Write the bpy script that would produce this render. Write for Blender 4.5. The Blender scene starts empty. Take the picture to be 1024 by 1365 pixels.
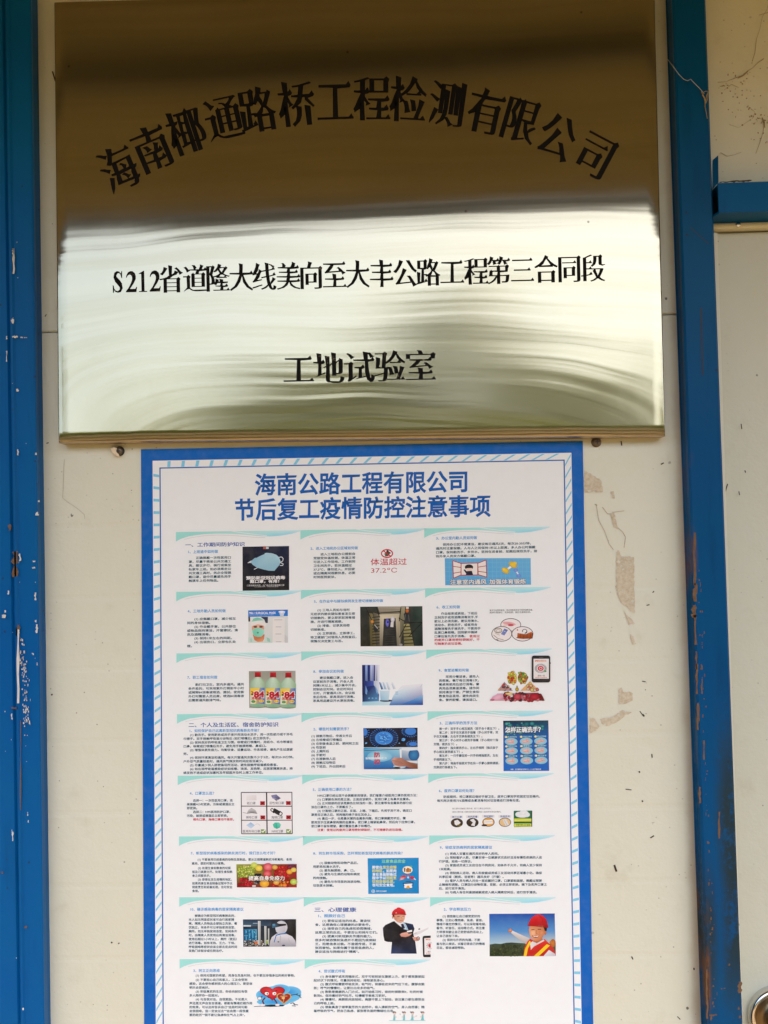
import bpy, math, random
import numpy as np
from mathutils import Matrix, Vector
random.seed(7)
S = bpy.context.scene
COL = S.collection
R = math.radians

# ------------------------------------------------------------------ camera
CAM = np.array((0.0, -0.785, 1.5)); FPX = 1024.0
YAW, PITCH, ROLL = R(-1.546), R(1.337), R(-1.242)
_f = np.array((math.sin(YAW)*math.cos(PITCH), math.cos(YAW)*math.cos(PITCH), math.sin(PITCH)))
_r0 = np.cross(_f, (0, 0, 1)); _r0 /= np.linalg.norm(_r0); _u0 = np.cross(_r0, _f)
_r = _r0*math.cos(ROLL)+_u0*math.sin(ROLL); _u = _u0*math.cos(ROLL)-_r0*math.sin(ROLL)
cd = bpy.data.cameras.new('camera'); co = bpy.data.objects.new('camera', cd); COL.objects.link(co)
M4 = Matrix.Identity(4)
for i in range(3):
    M4[i][0] = _r[i]; M4[i][1] = _u[i]; M4[i][2] = -_f[i]; M4[i][3] = CAM[i]
co.matrix_world = M4
cd.sensor_fit = 'VERTICAL'; cd.sensor_height = 36; cd.sensor_width = 27
cd.lens = 36*FPX/1365; cd.clip_start = .01; cd.clip_end = 500
S.camera = co
# ------------------------------------------------------------------ sky, sun, exposure
SUN_EL, SUN_AZ = 62, 150          # azimuth: direction the sun stands in, clockwise from +Y
W = bpy.data.worlds.new('World'); S.world = W; W.use_nodes = True
wn = W.node_tree; bg = wn.nodes['Background']
sky = wn.nodes.new('ShaderNodeTexSky'); sky.sky_type = 'NISHITA'; sky.sun_disc = False
sky.sun_elevation = R(SUN_EL); sky.sun_rotation = R(SUN_AZ)
sky.air_density = 1.0; sky.dust_density = 4.0; sky.ozone_density = 1.0
wn.links.new(sky.outputs[0], bg.inputs[0]); bg.inputs[1].default_value = .15
sl = bpy.data.lights.new('sun', 'SUN'); sl.energy = 2.0; sl.angle = R(.5); sl.color = (1, .94, .84)
so = bpy.data.objects.new('sun', sl); COL.objects.link(so)
sd = Vector((math.sin(R(SUN_AZ))*math.cos(R(SUN_EL)), math.cos(R(SUN_AZ))*math.cos(R(SUN_EL)), math.sin(R(SUN_EL))))
so.rotation_euler = sd.to_track_quat('Z', 'Y').to_euler(); so.location = (0, -4, 6)
S.view_settings.view_transform = 'Standard'; S.view_settings.look = 'None'
S.view_settings.exposure = 1.97; S.view_settings.gamma = 1.0
S.cycles.max_bounces = 10; S.cycles.diffuse_bounces = 6; S.cycles.glossy_bounces = 5
S.cycles.caustics_reflective = False

# ------------------------------------------------------------------ helpers
def P(x, y, off=0.0):
    """point of the plane `off` metres in front of the wall seen at photo point (x, y)"""
    d = _f*FPX+_r*(x-512)-_u*(y-682.5)
    return CAM+d*((-off-CAM[1])/d[1])

def mesh(name, V, F, mat=None, parent=None, smooth=False):
    m = bpy.data.meshes.new(name); m.from_pydata([tuple(map(float, v)) for v in V], [], F); m.update()
    for t in (mat if isinstance(mat, (list, tuple)) else [mat]):
        if t: m.materials.append(t)
    if smooth: m.polygons.foreach_set('use_smooth', [True]*len(m.polygons))
    o = bpy.data.objects.new(name, m); COL.objects.link(o)
    if parent: o.parent = parent
    return o

def thing(name, label, cat, loc=(0, 0, 0), group=None):
    o = bpy.data.objects.new(name, None); COL.objects.link(o); o.empty_display_size = .05
    o['label'] = label; o['category'] = cat; o['kind'] = 'thing'
    if group: o['group'] = group
    return o

def tag(o, label=None, cat=None, group=None, kind=None):
    for k, v in (('label', label), ('category', cat), ('group', group), ('kind', kind)):
        if v: o[k] = v
    return o

def bevel(o, w, seg=2):
    b = o.modifiers.new('bevel', 'BEVEL'); b.width = w; b.segments = seg; b.limit_method = 'ANGLE'
    return o

def box(V, F, x0, x1, y0, y1, z0, z1):
    b = len(V)
    V += [(x, y, z) for x in (x0, x1) for y in (y0, y1) for z in (z0, z1)]
    F += [tuple(b+i for i in q) for q in ((0, 1, 3, 2), (4, 6, 7, 5), (0, 4, 5, 1), (2, 3, 7, 6), (0, 2, 6, 4), (1, 5, 7, 3))]

def tube(V, F, pts, r, n=6):
    """round tube along points; r a number or one per point"""
    pts = [Vector(p) for p in pts]; rr = r if isinstance(r, (list, tuple)) else [r]*len(pts); b = len(V)
    for i, p in enumerate(pts):
        t = (pts[min(i+1, len(pts)-1)]-pts[max(i-1, 0)]).normalized()
        a = t.cross(Vector((0, 1, 0))); a = a.normalized() if a.length > 1e-4 else Vector((1, 0, 0)); c = t.cross(a)
        for k in range(n):
            w = 2*math.pi*k/n; V.append(tuple(p+(a*math.cos(w)+c*math.sin(w))*rr[i]))
    for i in range(len(pts)-1):
        for k in range(n):
            F.append((b+i*n+k, b+i*n+(k+1) % n, b+(i+1)*n+(k+1) % n, b+(i+1)*n+k))
    F.append(tuple(b+k for k in range(n))[::-1]); F.append(tuple(b+(len(pts)-1)*n+k for k in range(n)))

def lathe(V, F, prof, c, n=48):
    """profile of (radius, depth in front of the wall) turned about the axis through c"""
    b = len(V)
    for r, d in prof:
        for k in range(n):
            w = 2*math.pi*k/n; V.append((c[0]+r*math.cos(w), c[1]-d, c[2]+r*math.sin(w)))
    for i in range(len(prof)-1):
        for k in range(n):
            F.append((b+i*n+k, b+i*n+(k+1) % n, b+(i+1)*n+(k+1) % n, b+(i+1)*n+k))
    F.append(tuple(b+(len(prof)-1)*n+k for k in range(n)))

def lin(c):
    c = c/255.0
    return c/12.92 if c <= .04045 else ((c+.055)/1.055)**2.4

# ------------------------------------------------------------------ materials
class NT:
    def __init__(s, name):
        s.m = bpy.data.materials.new(name); s.m.use_nodes = True; s.t = s.m.node_tree
        s.b = s.t.nodes['Principled BSDF']
    def n(s, t, **k):
        x = s.t.nodes.new(t)
        for a, v in k.items():
            if a.startswith('i_'): x.inputs[a[2:].replace('_', ' ')].default_value = v
            else: setattr(x, a, v)
        return x
    def l(s, a, b): s.t.links.new(a, b)
    def coord(s):
        return s.n('ShaderNodeTexCoord').outputs['Object']
    def map(s, sc=(1, 1, 1), loc=(0, 0, 0), src=None):
        x = s.n('ShaderNodeMapping'); x.inputs['Scale'].default_value = sc; x.inputs['Location'].default_value = loc
        s.l(src or s.coord(), x.inputs['Vector']); return x.outputs[0]
    def noise(s, scale, detail=4, rough=.55, vec=None, dist=0):
        x = s.n('ShaderNodeTexNoise'); x.inputs['Scale'].default_value = scale; x.inputs['Detail'].default_value = detail
        x.inputs['Roughness'].default_value = rough; x.inputs['Distortion'].default_value = dist
        s.l(vec or s.coord(), x.inputs['Vector']); return x.outputs['Fac']
    def math(s, op, a, b=None, c=None):
        x = s.n('ShaderNodeMath', operation=op)
        for i, q in enumerate((a, b, c)):
            if q is None: continue
            if isinstance(q, (int, float)): x.inputs[i].default_value = q
            else: s.l(q, x.inputs[i])
        return x.outputs[0]
    def ramp(s, f, a, b):
        x = s.n('ShaderNodeMapRange'); x.interpolation_type = 'SMOOTHSTEP'
        x.inputs['From Min'].default_value = a; x.inputs['From Max'].default_value = b
        s.l(f, x.inputs['Value']); return x.outputs[0]
    def mix(s, f, a, b):
        x = s.n('ShaderNodeMix', data_type='RGBA')
        if isinstance(f, (int, float)): x.inputs[0].default_value = f
        else: s.l(f, x.inputs[0])
        for i, q in ((6, a), (7, b)):
            if isinstance(q, tuple): x.inputs[i].default_value = (*q, 1)
            else: s.l(q, x.inputs[i])
        return x.outputs[2]
    def sep(s, v=None):
        x = s.n('ShaderNodeSeparateXYZ'); s.l(v or s.coord(), x.inputs[0]); return x.outputs
    def bump(s, h, dist, strength=1.0):
        x = s.n('ShaderNodeBump'); x.inputs['Strength'].default_value = strength; x.inputs['Distance'].default_value = dist
        s.l(h, x.inputs['Height']); s.l(x.outputs[0], s.b.inputs['Normal']); return x
    def col(s, c):
        if isinstance(c, tuple): s.b.inputs['Base Color'].default_value = (*c, 1)
        else: s.l(c, s.b.inputs['Base Color'])
    def rough(s, r):
        if isinstance(r, (int, float)): s.b.inputs['Roughness'].default_value = r
        else: s.l(r, s.b.inputs['Roughness'])

X_POST = .282      # wall line of the right post's left side
def mat_panel(name, base, rust=True):
    t = NT(name); c = t.coord()
    big = t.noise(3.0, 5, .6, c); mid = t.noise(22, 6, .65, c); fine = t.noise(320, 2, .5, c)
    col = t.mix(t.math('MULTIPLY', t.ramp(big, .35, .72), .35), base, tuple(v*f for v, f in zip(base, (.90, .87, .80))))
    col = t.mix(t.math('MULTIPLY', t.ramp(mid, .56, .74), .30), col, tuple(v*f for v, f in zip(base, (.72, .68, .58))))
    # fly specks and grit
    for sc, thr, keep, dk in ((55, .10, .78, .85), (150, .13, .72, .6), (24, .045, .7, .9)):
        v = t.n('ShaderNodeTexVoronoi'); v.inputs['Scale'].default_value = sc; t.l(c, v.inputs['Vector'])
        g = t.n('ShaderNodeSeparateColor'); t.l(v.outputs['Color'], g.inputs[0])
        dist = t.math('ADD', v.outputs['Distance'], t.math('MULTIPLY', t.math('SUBTRACT', fine, .5), .12))
        dot = t.math('SUBTRACT', 1, t.ramp(dist, thr*.55, thr))
        on = t.math('MULTIPLY', dot, t.math('GREATER_THAN', g.outputs[0], keep))
        cl = t.ramp(t.noise(4, 3, .6, t.map((1, 1, 1), (3.1, 7.7, sc*.1), c)), .38, .6)
        col = t.mix(t.math('MULTIPLY', t.math('MULTIPLY', on, dk), cl), col, (.05, .035, .02))
    if rust:
        # brown rust wash where the steel posts meet the sheet
        x = t.sep(c)[0]
        d = t.math('SUBTRACT', X_POST+.002, x)
        w = t.math('SUBTRACT', 1, t.ramp(t.math('ADD', d, t.math('MULTIPLY', t.math('SUBTRACT', mid, .5), .012)), 0, .013))
        w = t.math('MULTIPLY', w, t.math('LESS_THAN', x, X_POST+.02))
        col = t.mix(t.math('MULTIPLY', w, .55), col, (.30, .17, .07))
    t.col(col); t.rough(t.math('ADD', .42, t.math('MULTIPLY', mid, .2)))
    t.bump(t.math('ADD', t.math('MULTIPLY', big, 4), t.math('ADD', mid, t.math('MULTIPLY', fine, .12))), .0012)
    return t.m

def mat_blue(name, base, rust=0.0, seed=0.0, side_x=None):
    t = NT(name); c = t.map((1, 1, 1), (seed, seed*.7, seed*.3)); o = t.coord()
    big = t.noise(7, 5, .6, c); st = t.noise(9, 5, .6, t.map((6, 6, .8), (seed, 0, 0))); fine = t.noise(180, 4, .7, c)
    col = t.mix(t.ramp(big, .3, .75), base, tuple(v*f for v, f in zip(base, (1.5, 1.15, .96))))
    col = t.mix(t.math('MULTIPLY', t.ramp(st, .52, .75), .4), col, tuple(v*.55 for v in base))
    v = t.n('ShaderNodeTexVoronoi'); v.inputs['Scale'].default_value = 85; t.l(c, v.inputs['Vector'])
    g = t.n('ShaderNodeSeparateColor'); t.l(v.outputs['Color'], g.inputs[0])
    dot = t.math('MULTIPLY', t.math('SUBTRACT', 1, t.ramp(v.outputs['Distance'], .06, .14)), t.math('GREATER_THAN', g.outputs[0], .80))
    col = t.mix(t.math('MULTIPLY', dot, .7), col, (.03, .025, .02))
    rg = .36
    if rust:
        x, y, z = t.sep(o)
        med = t.noise(34, 6, .7, t.map((1.6, 1, .55), (seed, 0, 0)))
        edge = t.math('SUBTRACT', 1, t.ramp(t.math('ABSOLUTE', t.math('SUBTRACT', x, side_x)), .001, .006))
        low = t.math('SUBTRACT', 1, t.ramp(z, 1.30, 1.66))
        k = t.math('MULTIPLY', t.math('MULTIPLY', edge, low), t.ramp(med, .40, .56))
        # grime clinging to both borders of the face in its lower half
        gr = t.math('MULTIPLY', t.ramp(z, .98, 1.10), t.math('SUBTRACT', 1, t.ramp(z, 1.22, 1.36)))
        rx = t.ramp(t.math('ADD', x, t.math('MULTIPLY', t.math('SUBTRACT', big, .5), .03)), side_x+.008, side_x+.026)
        lx = t.math('MULTIPLY', t.math('SUBTRACT', 1, t.ramp(x, side_x+.004, side_x+.018)), t.math('SUBTRACT', 1, t.ramp(z, 1.10, 1.2)))
        lx = t.math('MULTIPLY', lx, t.math('GREATER_THAN', x, side_x-.0005))
        gm = t.math('MULTIPLY', t.math('MULTIPLY', t.math('MAXIMUM', rx, lx), gr), t.ramp(t.math('ADD', t.math('MULTIPLY', med, .6), t.math('MULTIPLY', fine, .4)), .34, .52))
        col = t.mix(t.math('MULTIPLY', gm, .88), col, (.020, .030, .022))
        hi = t.math('MULTIPLY', t.ramp(fine, .66, .74), .5)
        col = t.mix(t.math('MULTIPLY', hi, gr), col, (.03, .02, .015))
        col = t.mix(t.math('MULTIPLY', t.math('MULTIPLY', k, rust), t.ramp(t.noise(9, 4, .6, t.map((1, 1, .8), (seed, 3, 0))), .46, .56)), col, t.mix(fine, (.05, .022, .01), (.22, .095, .035)))
        rr = t.math('ADD', rg, t.math('MULTIPLY', t.math('MAXIMUM', k, gm), .4)); t.rough(rr)
    else:
        t.rough(t.math('ADD', rg-.06, t.math('MULTIPLY', big, .15)))
    t.col(col)
    t.b.inputs['Specular IOR Level'].default_value = .09
    t.bump(t.math('ADD', t.math('MULTIPLY', big, 2), t.math('MULTIPLY', fine, .15)), .0008)
    return t.m

def mat_plain(name, c, rough=.6, metal=0.0, var=.25, scale=30):
    t = NT(name); n = t.noise(scale, 5, .6)
    t.col(t.mix(t.math('MULTIPLY', t.ramp(n, .3, .7), var), c, tuple(v*.5 for v in c)))
    t.rough(rough); t.b.inputs['Metallic'].default_value = metal
    return t.m

def mat_ink(name, rough, worn=False):
    t = NT(name); a = t.n('ShaderNodeAttribute'); a.attribute_name = 'ink'
    n = t.noise(90, 4, .6)
    t.col(t.mix(t.math('MULTIPLY', t.ramp(n, .35, .8), .05), a.outputs['Color'], (.5, .45, .38)))
    t.rough(rough); t.b.inputs['Specular IOR Level'].default_value = .18
    t.bump(t.math('ADD', t.noise(5, 3, .5, t.map((1, 1, .6))), t.math('MULTIPLY', t.noise(16, 2, .5), .12)), .0035)
    return t.m

def mat_letter():
    t = NT('etched black lettering'); t.b.inputs['Specular IOR Level'].default_value = .06; n = t.noise(260, 5, .75); b = t.noise(60, 3, .6); z = t.sep()[2]
    w = t.math('MULTIPLY', t.ramp(t.math('ADD', t.math('MULTIPLY', n, .6), t.math('MULTIPLY', b, .4)), .57, .64), t.math('SUBTRACT', 1, t.ramp(z, 1.78, 1.80)))
    t.col(t.mix(t.math('MULTIPLY', w, .7), (.007, .0065, .006), (.20, .18, .13)))
    t.rough(t.math('ADD', .5, t.math('MULTIPLY', n, .2)))
    return t.m

# the plate's own buckling: a height field h(x, z) in metres, read by its bump
PX0, PX1, PZ0, PZ1 = -.345, .262, 1.586, 2.055
def mat_plate():
    t = NT('brushed stainless plate'); x, y, z = t.sep()
    def gauss(v, c, w):
        q = t.math('DIVIDE', t.math('SUBTRACT', v, c), w)
        return t.math('EXPONENT', t.math('MULTIPLY', t.math('MULTIPLY', q, q), -1))
    def expd(v, c, w):  # decays away from an edge at c
        return t.math('EXPONENT', t.math('MULTIPLY', t.math('ABSOLUTE', t.math('SUBTRACT', v, c)), -1/w))
    h = 0
    # lower corners curl up, upper right corner leans the other way
    low = t.math('EXPONENT', t.math('MULTIPLY', t.math('SUBTRACT', z, PZ0), -1/.075))
    curl = t.math('ADD', t.math('MULTIPLY', expd(x, PX0, .06), CURL_L), t.math('MULTIPLY', expd(x, PX1, .08), CURL_R))
    h = t.math('MULTIPLY', curl, low)
    top = t.math('MULTIPLY', gauss(x, PX1, .17), gauss(z, 2.02, .12))
    h = t.math('ADD', h, t.math('MULTIPLY', top, .0022))
    # broad buckles
    wv = t.noise(1.0, 2, .5, t.map((2.2, 0, 5.5), (.7, 0, .3)))
    h = t.math('ADD', h, t.math('MULTIPLY', wv, .0007))
    # bend coordinate so that the fine ripples follow the curl
    bend = t.math('ADD', z, t.math('MULTIPLY', t.math('MULTIPLY', t.math('ADD', expd(x, PX0, .08), t.math('MULTIPLY', expd(x, PX1, .09), .8)), low), .09))
    bend = t.math('ADD', bend, t.math('MULTIPLY', t.noise(1, 2, .5, t.map((3.2, 0, 4), (5, 0, 2))), .035))
    cv = t.n('ShaderNodeCombineXYZ'); t.l(x, cv.inputs[0]); t.l(bend, cv.inputs[2])
    r1 = t.noise(1, 2.5, .5, t.map((.9, 0, 36), (0, 0, 0), cv.outputs[0]))
    r2 = t.noise(1, 3, .6, t.map((2.5, 0, 150), (3, 0, 1), cv.outputs[0]))
    damp = t.math('SUBTRACT', 1, t.math('MULTIPLY', t.ramp(z, 1.76, 1.84), .93))
    h = t.math('ADD', h, t.math('MULTIPLY', damp, t.math('ADD', t.math('MULTIPLY', t.math('SUBTRACT', r1, .5), RIP1), t.math('MULTIPLY', t.math('SUBTRACT', r2, .5), RIP2))))
    t.bump(h, 1.0)
    # stains, dried drips, the brush grain, then reflection streaks painted as tint
    st = t.noise(7, 5, .62, t.map((1, 1, .7), (9, 0, 0))); gr = t.noise(1, 2, .6, t.map((900, 0, 40)))
    col = t.mix(t.math('MULTIPLY', t.ramp(st, .5, .75), .22), PLATE, tuple(v*f for v, f in zip(PLATE, (.84, .77, .62))))
    v = t.n('ShaderNodeTexVoronoi'); v.inputs['Scale'].default_value = 42; t.l(t.coord(), v.inputs['Vector'])
    g = t.n('ShaderNodeSeparateColor'); t.l(v.outputs['Color'], g.inputs[0])
    dot = t.math('MULTIPLY', t.math('SUBTRACT', 1, t.ramp(v.outputs['Distance'], .03, .07)), t.math('GREATER_THAN', g.outputs[0], .86))
    col = t.mix(t.math('MULTIPLY', dot, .8), col, (.10, .08, .05))
    col = t.mix(t.math('MULTIPLY', gr, .10), col, (.35, .33, .28))
    pol = t.noise(1, 6, .68, t.map((1.3, 0, 62), (4, 0, 8), cv.outputs[0]))  # uneven reflection streaks put into the metal's colour as darker khaki bands
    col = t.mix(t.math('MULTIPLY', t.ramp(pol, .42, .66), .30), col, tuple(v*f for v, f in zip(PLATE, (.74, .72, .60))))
    t.col(col); t.b.inputs['Metallic'].default_value = 1
    sm = t.ramp(t.noise(5, 6, .65, t.map((1, 1, .6), (2, 0, 5))), .5, .75)
    t.rough(t.math('ADD', t.math('ADD', PLATE_R, t.math('MULTIPLY', t.ramp(z, 1.86, 1.98), .09)), t.math('ADD', t.math('MULTIPLY', gr, .03), t.math('MULTIPLY', sm, .05))))
    t.b.inputs['Anisotropic'].default_value = .9
    tg = t.n('ShaderNodeTangent', direction_type='UV_MAP'); t.l(tg.outputs[0], t.b.inputs['Tangent'])
    t.b.inputs['Anisotropic Rotation'].default_value = ANI_ROT
    return t.m
CURL_L, CURL_R, RIP1, RIP2 = .0050, .0028, .00052, .000026
PLATE = (.400, .345, .228); PLATE_R = .095; ANI_ROT = 0.0

M = dict(
    panel=mat_panel('cream wall sheet', (.615, .62, .50)),
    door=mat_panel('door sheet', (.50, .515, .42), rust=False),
    blue=mat_blue('blue painted steel', (.0008, .085, .285), 0, 1.3),
    blue_rust=mat_blue('rusting blue paint', (.0003, .060, .182), .95, 4.1, .2825),
    blue_rail=mat_blue('blue rail paint', (.0004, .072, .235), 0, 7.7),
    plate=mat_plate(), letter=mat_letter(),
    lip=mat_plain('folded plate edge', (.58, .44, .30), .34, 1.0, .35, 60),
    chrome=mat_plain('chrome', (.72, .70, .66), .10, 1.0, .1, 20),
    knob_dark=mat_plain('tarnished brass', (.22, .16, .09), .34, 1.0, .3, 40),
    steel=mat_plain('dull screw steel', (.16, .13, .10), .45, .9, .5, 200),
    plug=mat_plain('cream plastic', (.72, .58, .38), .5, 0, .25, 150),
    black=mat_plain('black rubber', (.015, .013, .012), .6),
    residue=None, web=mat_plain('dusty cobweb', (.36, .275, .155), .9, 0, .5, 300),
    pale_web=mat_plain('pale cobweb', (.42, .42, .40), .9, 0, .3, 300),
    dirt=mat_plain('dark dirt', (.055, .038, .020), .9, 0, .4, 300),
    chip=mat_plain('bare primer', (.60, .60, .54), .6, 0, .3, 200),
    rustchip=mat_plain('rust', (.15, .082, .038), .85, 0, .5, 300),
    print=mat_ink('printed paper', .42),
    brown=mat_plain('brown roof boards', (.285, .255, .118), .7, 0, .3, 6),
    beam=mat_plain('weathered dark steel', (.085, .095, .08), .6, 0, .4, 12),
    hollow=mat_plain('rusty hollow with painted shade', (.012, .010, .009), .9),  # near-black colour carries the shade inside the open rail end
    crack=mat_plain('faint dirt line', (.46, .40, .29), .9, 0, .5, 300),
    soil=None, leaf=None)
t = NT('tape residue'); n1 = t.noise(240, 5, .7); n2 = t.noise(70, 4, .65)
t.col(t.mix(t.ramp(n1, .35, .7), (.58, .52, .39), (.45, .375, .255))); t.rough(.75)
tr = t.math('GREATER_THAN', t.math('ADD', t.math('MULTIPLY', n1, .5), t.math('MULTIPLY', n2, .5)), .425)
t.l(tr, t.b.inputs['Alpha']); t.bump(n1, .0006); M['residue'] = t.m
t = NT('red earth yard'); n1 = t.noise(.8, 6, .6); n2 = t.noise(14, 5, .6)
t.col(t.mix(n1, (.215, .138, .060), (.16, .10, .043))); t.rough(.9); t.bump(n2, .01); M['soil'] = t.m
t = NT('leaves'); n1 = t.noise(.6, 4, .6)
t.col(t.mix(n1, (.08, .11, .025), (.12, .13, .04))); t.rough(.6); t.b.inputs['Specular IOR Level'].default_value = .2
tl = t.n('ShaderNodeBsdfTranslucent'); tl.inputs[0].default_value = (.20, .22, .05, 1); mx = t.n('ShaderNodeMixShader'); mx.inputs[0].default_value = .5
t.l(t.b.outputs[0], mx.inputs[1]); t.l(tl.outputs[0], mx.inputs[2]); t.l(mx.outputs[0], t.t.nodes['Material Output'].inputs['Surface']); M['leaf'] = t.m

# ------------------------------------------------------------------ setting behind the camera (lights the wall, mirrors in the plate)
V = []; F = []
V = [(-90, -160, 0), (90, -160, 0), (90, 20, 0), (-90, 20, 0)]
tag(mesh('ground', V, [(0, 1, 2, 3)], M['soil']), kind='structure')
aw = thing('awning', 'brown boarded awning on blue steel beams, mirrored dark in the upper half of the plaque', 'awning')
AW_Y, AW_Z, AW_W = -.86, 2.185, 2.36
V = []; F = []
for x0, x1 in ((-3.2, 3.2),):
    y0 = -.02; n = 8
    for k in range(n):
        a, b = k/n, (k+1)/n-.004
        ya, yb = y0+(AW_Y-y0)*a, y0+(AW_Y-y0)*b
        za, zb = AW_W+(AW_Z-AW_W)*a, AW_W+(AW_Z-AW_W)*b
        i = len(V)
        V += [(x0, ya, za), (x1, ya, za), (x1, yb, zb), (x0, yb, zb), (x0, ya, za+.02), (x1, ya, za+.02), (x1, yb, zb+.02), (x0, yb, zb+.02)]
        F += [tuple(i+j for j in q) for q in ((0, 1, 2, 3), (7, 6, 5, 4), (0, 4, 5, 1), (3, 2, 6, 7), (1, 5, 6, 2), (0, 3, 7, 4))]
V += [(-3.25, y0, AW_W+.024), (3.25, y0, AW_W+.024), (3.25, AW_Y-.05, AW_Z+.020), (-3.25, AW_Y-.05, AW_Z+.020)]
i = len(V)-4; F.append((i, i+1, i+2, i+3))
mesh('roof_board', V, F, M['brown'], aw)
V = []; F = []; box(V, F, -3.2, 3.2, AW_Y-.04, AW_Y, AW_Z-.02, AW_Z-.002); mesh('fascia_beam', V, F, M['beam'], aw)
yb = -.47; zb = AW_W+(AW_Z-AW_W)*(yb+.02)/(AW_Y+.02)
V = []; F = []; box(V, F, -3.2, 3.2, yb-.0125, yb+.0125, zb-.034, zb-.009); mesh('purlin', V, F, M['beam'], aw)
for sx in (-3.1, 3.1):
    V = []; F = []
    for a, b in ((0, 1),):
        i = len(V)
        V += [(sx+dx, y, z+dz) for dx in (-.025, .025) for (y, z) in ((-.02, AW_W), (AW_Y+.003, AW_Z)) for dz in (-.085, -.062)]
        F += [tuple(i+j for j in q) for q in ((0, 1, 3, 2), (4, 6, 7, 5), (0, 4, 5, 1), (2, 3, 7, 6), (0, 2, 6, 4), (1, 5, 7, 3))]
    mesh('rafter', V, F, M['beam'], aw)
rnd = random.Random(3); V = []; F = []
def leaf(x, y, z, s_):
    a = rnd.uniform(0, 6.28); b = rnd.uniform(-1, 1)
    u = Vector((math.cos(a), math.sin(a), b)).normalized()*s_; w = u.cross(Vector((rnd.uniform(-1, 1), rnd.uniform(-1, 1), 1))).normalized()*s_*.6
    c = Vector((x, y, z)); i = len(V); V.extend([c-u, c+w, c+u, c-w]); F.append((i, i+1, i+2, i+3))
for k in range(16000): leaf(rnd.uniform(-13, 13), -7.2+rnd.uniform(-.5, .5), rnd.random()**.75*2.58, rnd.uniform(.06, .12))
tag(mesh('shrubbery', V, F, M['leaf']), 'clipped green shrubbery across the yard, mirrored as the olive band along the foot of the plaque', 'shrubs', kind='stuff')
V = []; F = []
for k in range(15000):
    x = rnd.uniform(-32, 32); top = 5.6+1.4*math.sin(x*.45+1)+.8*math.sin(x*1.3)
    leaf(x, -19+rnd.gauss(0, 1.2), 2.2+(top-2.2)*rnd.random()**.95, rnd.uniform(.16, .36))
tag(mesh('woods', V, F, M['leaf']), 'loose distant trees beyond the yard, mirrored faintly in the plaque', 'trees', kind='stuff')

# ------------------------------------------------------------------ cabin wall
cabin = thing('cabin_wall', 'cream sheet metal site cabin wall behind the plaque and the poster', 'wall')
Z_SEAM = float(P(500, 430)[2])
def ribbed(name, x0, x1, z0, z1, mat, parent, step=.0735, y=0.0, back=.04, ph=0.0):
    """a sheet with shallow rolled grooves"""
    pr = [(z0, y+.0015), (z0+.0012, y)]
    z = z0+step*(.55+ph)
    while z < z1-.01:
        pr += [(z-.004, y), (z-.0012, y+.0002), (z+.0012, y+.0002), (z+.004, y)]; z += step
    pr += [(z1-.0012, y), (z1, y+.0015)]
    V = []; F = []
    for x in (x0, x1):
        for z, yy in pr: V.append((x, yy, z))
    n = len(pr)
    for i in range(n-1): F.append((i, n+i, n+i+1, i+1))
    b = len(V); V += [(x0, back, z0), (x0, back, z1), (x1, back, z0), (x1, back, z1)]
    F += [(0, b, b+2, n), (n-1, 2*n-1, b+3, b+1), (b, b+1, b+3, b+2)]
    F += [tuple(range(n))+(b+1, b), (tuple(range(n, 2*n))+(b+3, b+2))[::-1]]
    return mesh(name, V, F, mat, parent)
X_MID = .305
ribbed('wall_panel', -2.6, X_MID, 0.0, Z_SEAM-.0004, M['panel'], cabin)
ribbed('wall_panel', -2.6, X_MID, Z_SEAM+.0004, 2.80, M['panel'], cabin, ph=.2)
Z_LINT = float(P(985, 270)[2])
ribbed('wall_panel', X_MID+.002, 3.0, Z_LINT-.004, 2.80, M['panel'], cabin, step=2)
ribbed('wall_panel', 1.32, 3.0, 0, Z_LINT-.006, M['panel'], cabin, step=2)

def flat(name, polys, mat, parent, off, thick=.0002):
    """thin plates lying on the wall, each a list of photo points"""
    V = []; F = []
    for pl in polys:
        b = len(V); n = len(pl)
        V += [tuple(P(x, y, off+thick)) for x, y in pl]+[tuple(P(x, y, off)+np.array((0, 0, 0))) for x, y in pl]
        F.append(tuple(range(b, b+n)))
        for i in range(n): F.append((b+i, b+n+i, b+n+(i+1) % n, b+(i+1) % n))
    return mesh(name, V, F, mat, parent)
def ragged(pl, amp, seed, step=4.0):
    r = random.Random(seed); out = []
    for (x0, y0), (x1, y1) in zip(pl, pl[1:]+pl[:1]):
        n = max(1, int(math.hypot(x1-x0, y1-y0)/step))
        for k in range(n):
            a = k/n; q = amp if k else amp*.4
            out.append((x0+(x1-x0)*a+r.uniform(-q, q), y0+(y1-y0)*a+r.uniform(-q, q)))
    return out
for k, (pl, lb) in enumerate((
    ([(779, 627), (801, 640), (804, 655), (779, 657)], 'tan torn tape patch beside the upper right corner of the poster'),
    ([(814, 655), (818, 655), (820, 665), (816, 664)], None),
    ([(814, 684), (819, 684), (824, 706), (818, 703)], None),
    ([(822, 736), (824, 733), (830, 742), (845, 742), (846, 818), (838, 812), (829, 805), (824, 795), (821, 782)], 'long tan strip of tape residue right of the poster'),
    ([(831, 814), (838, 822), (847, 831), (838, 833)], None),
    ([(840, 845), (844, 848), (848, 858), (843, 860)], None),
    ([(824, 920), (829, 916), (831, 922), (839, 922), (844, 924), (843, 934), (832, 939), (825, 939)], None),
    ([(787, 958), (793, 958), (801, 970), (787, 978)], 'dark tan tape corner at the poster right edge'),
    ([(800, 958), (812, 957), (822, 953), (828, 947), (843, 949), (832, 955), (822, 963), (806, 969)], None))):
    o = flat('tape_residue', [ragged(pl, 1.1, k, 3.0)], M['residue'], cabin, .0004)
    if lb: o['label'] = lb
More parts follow.
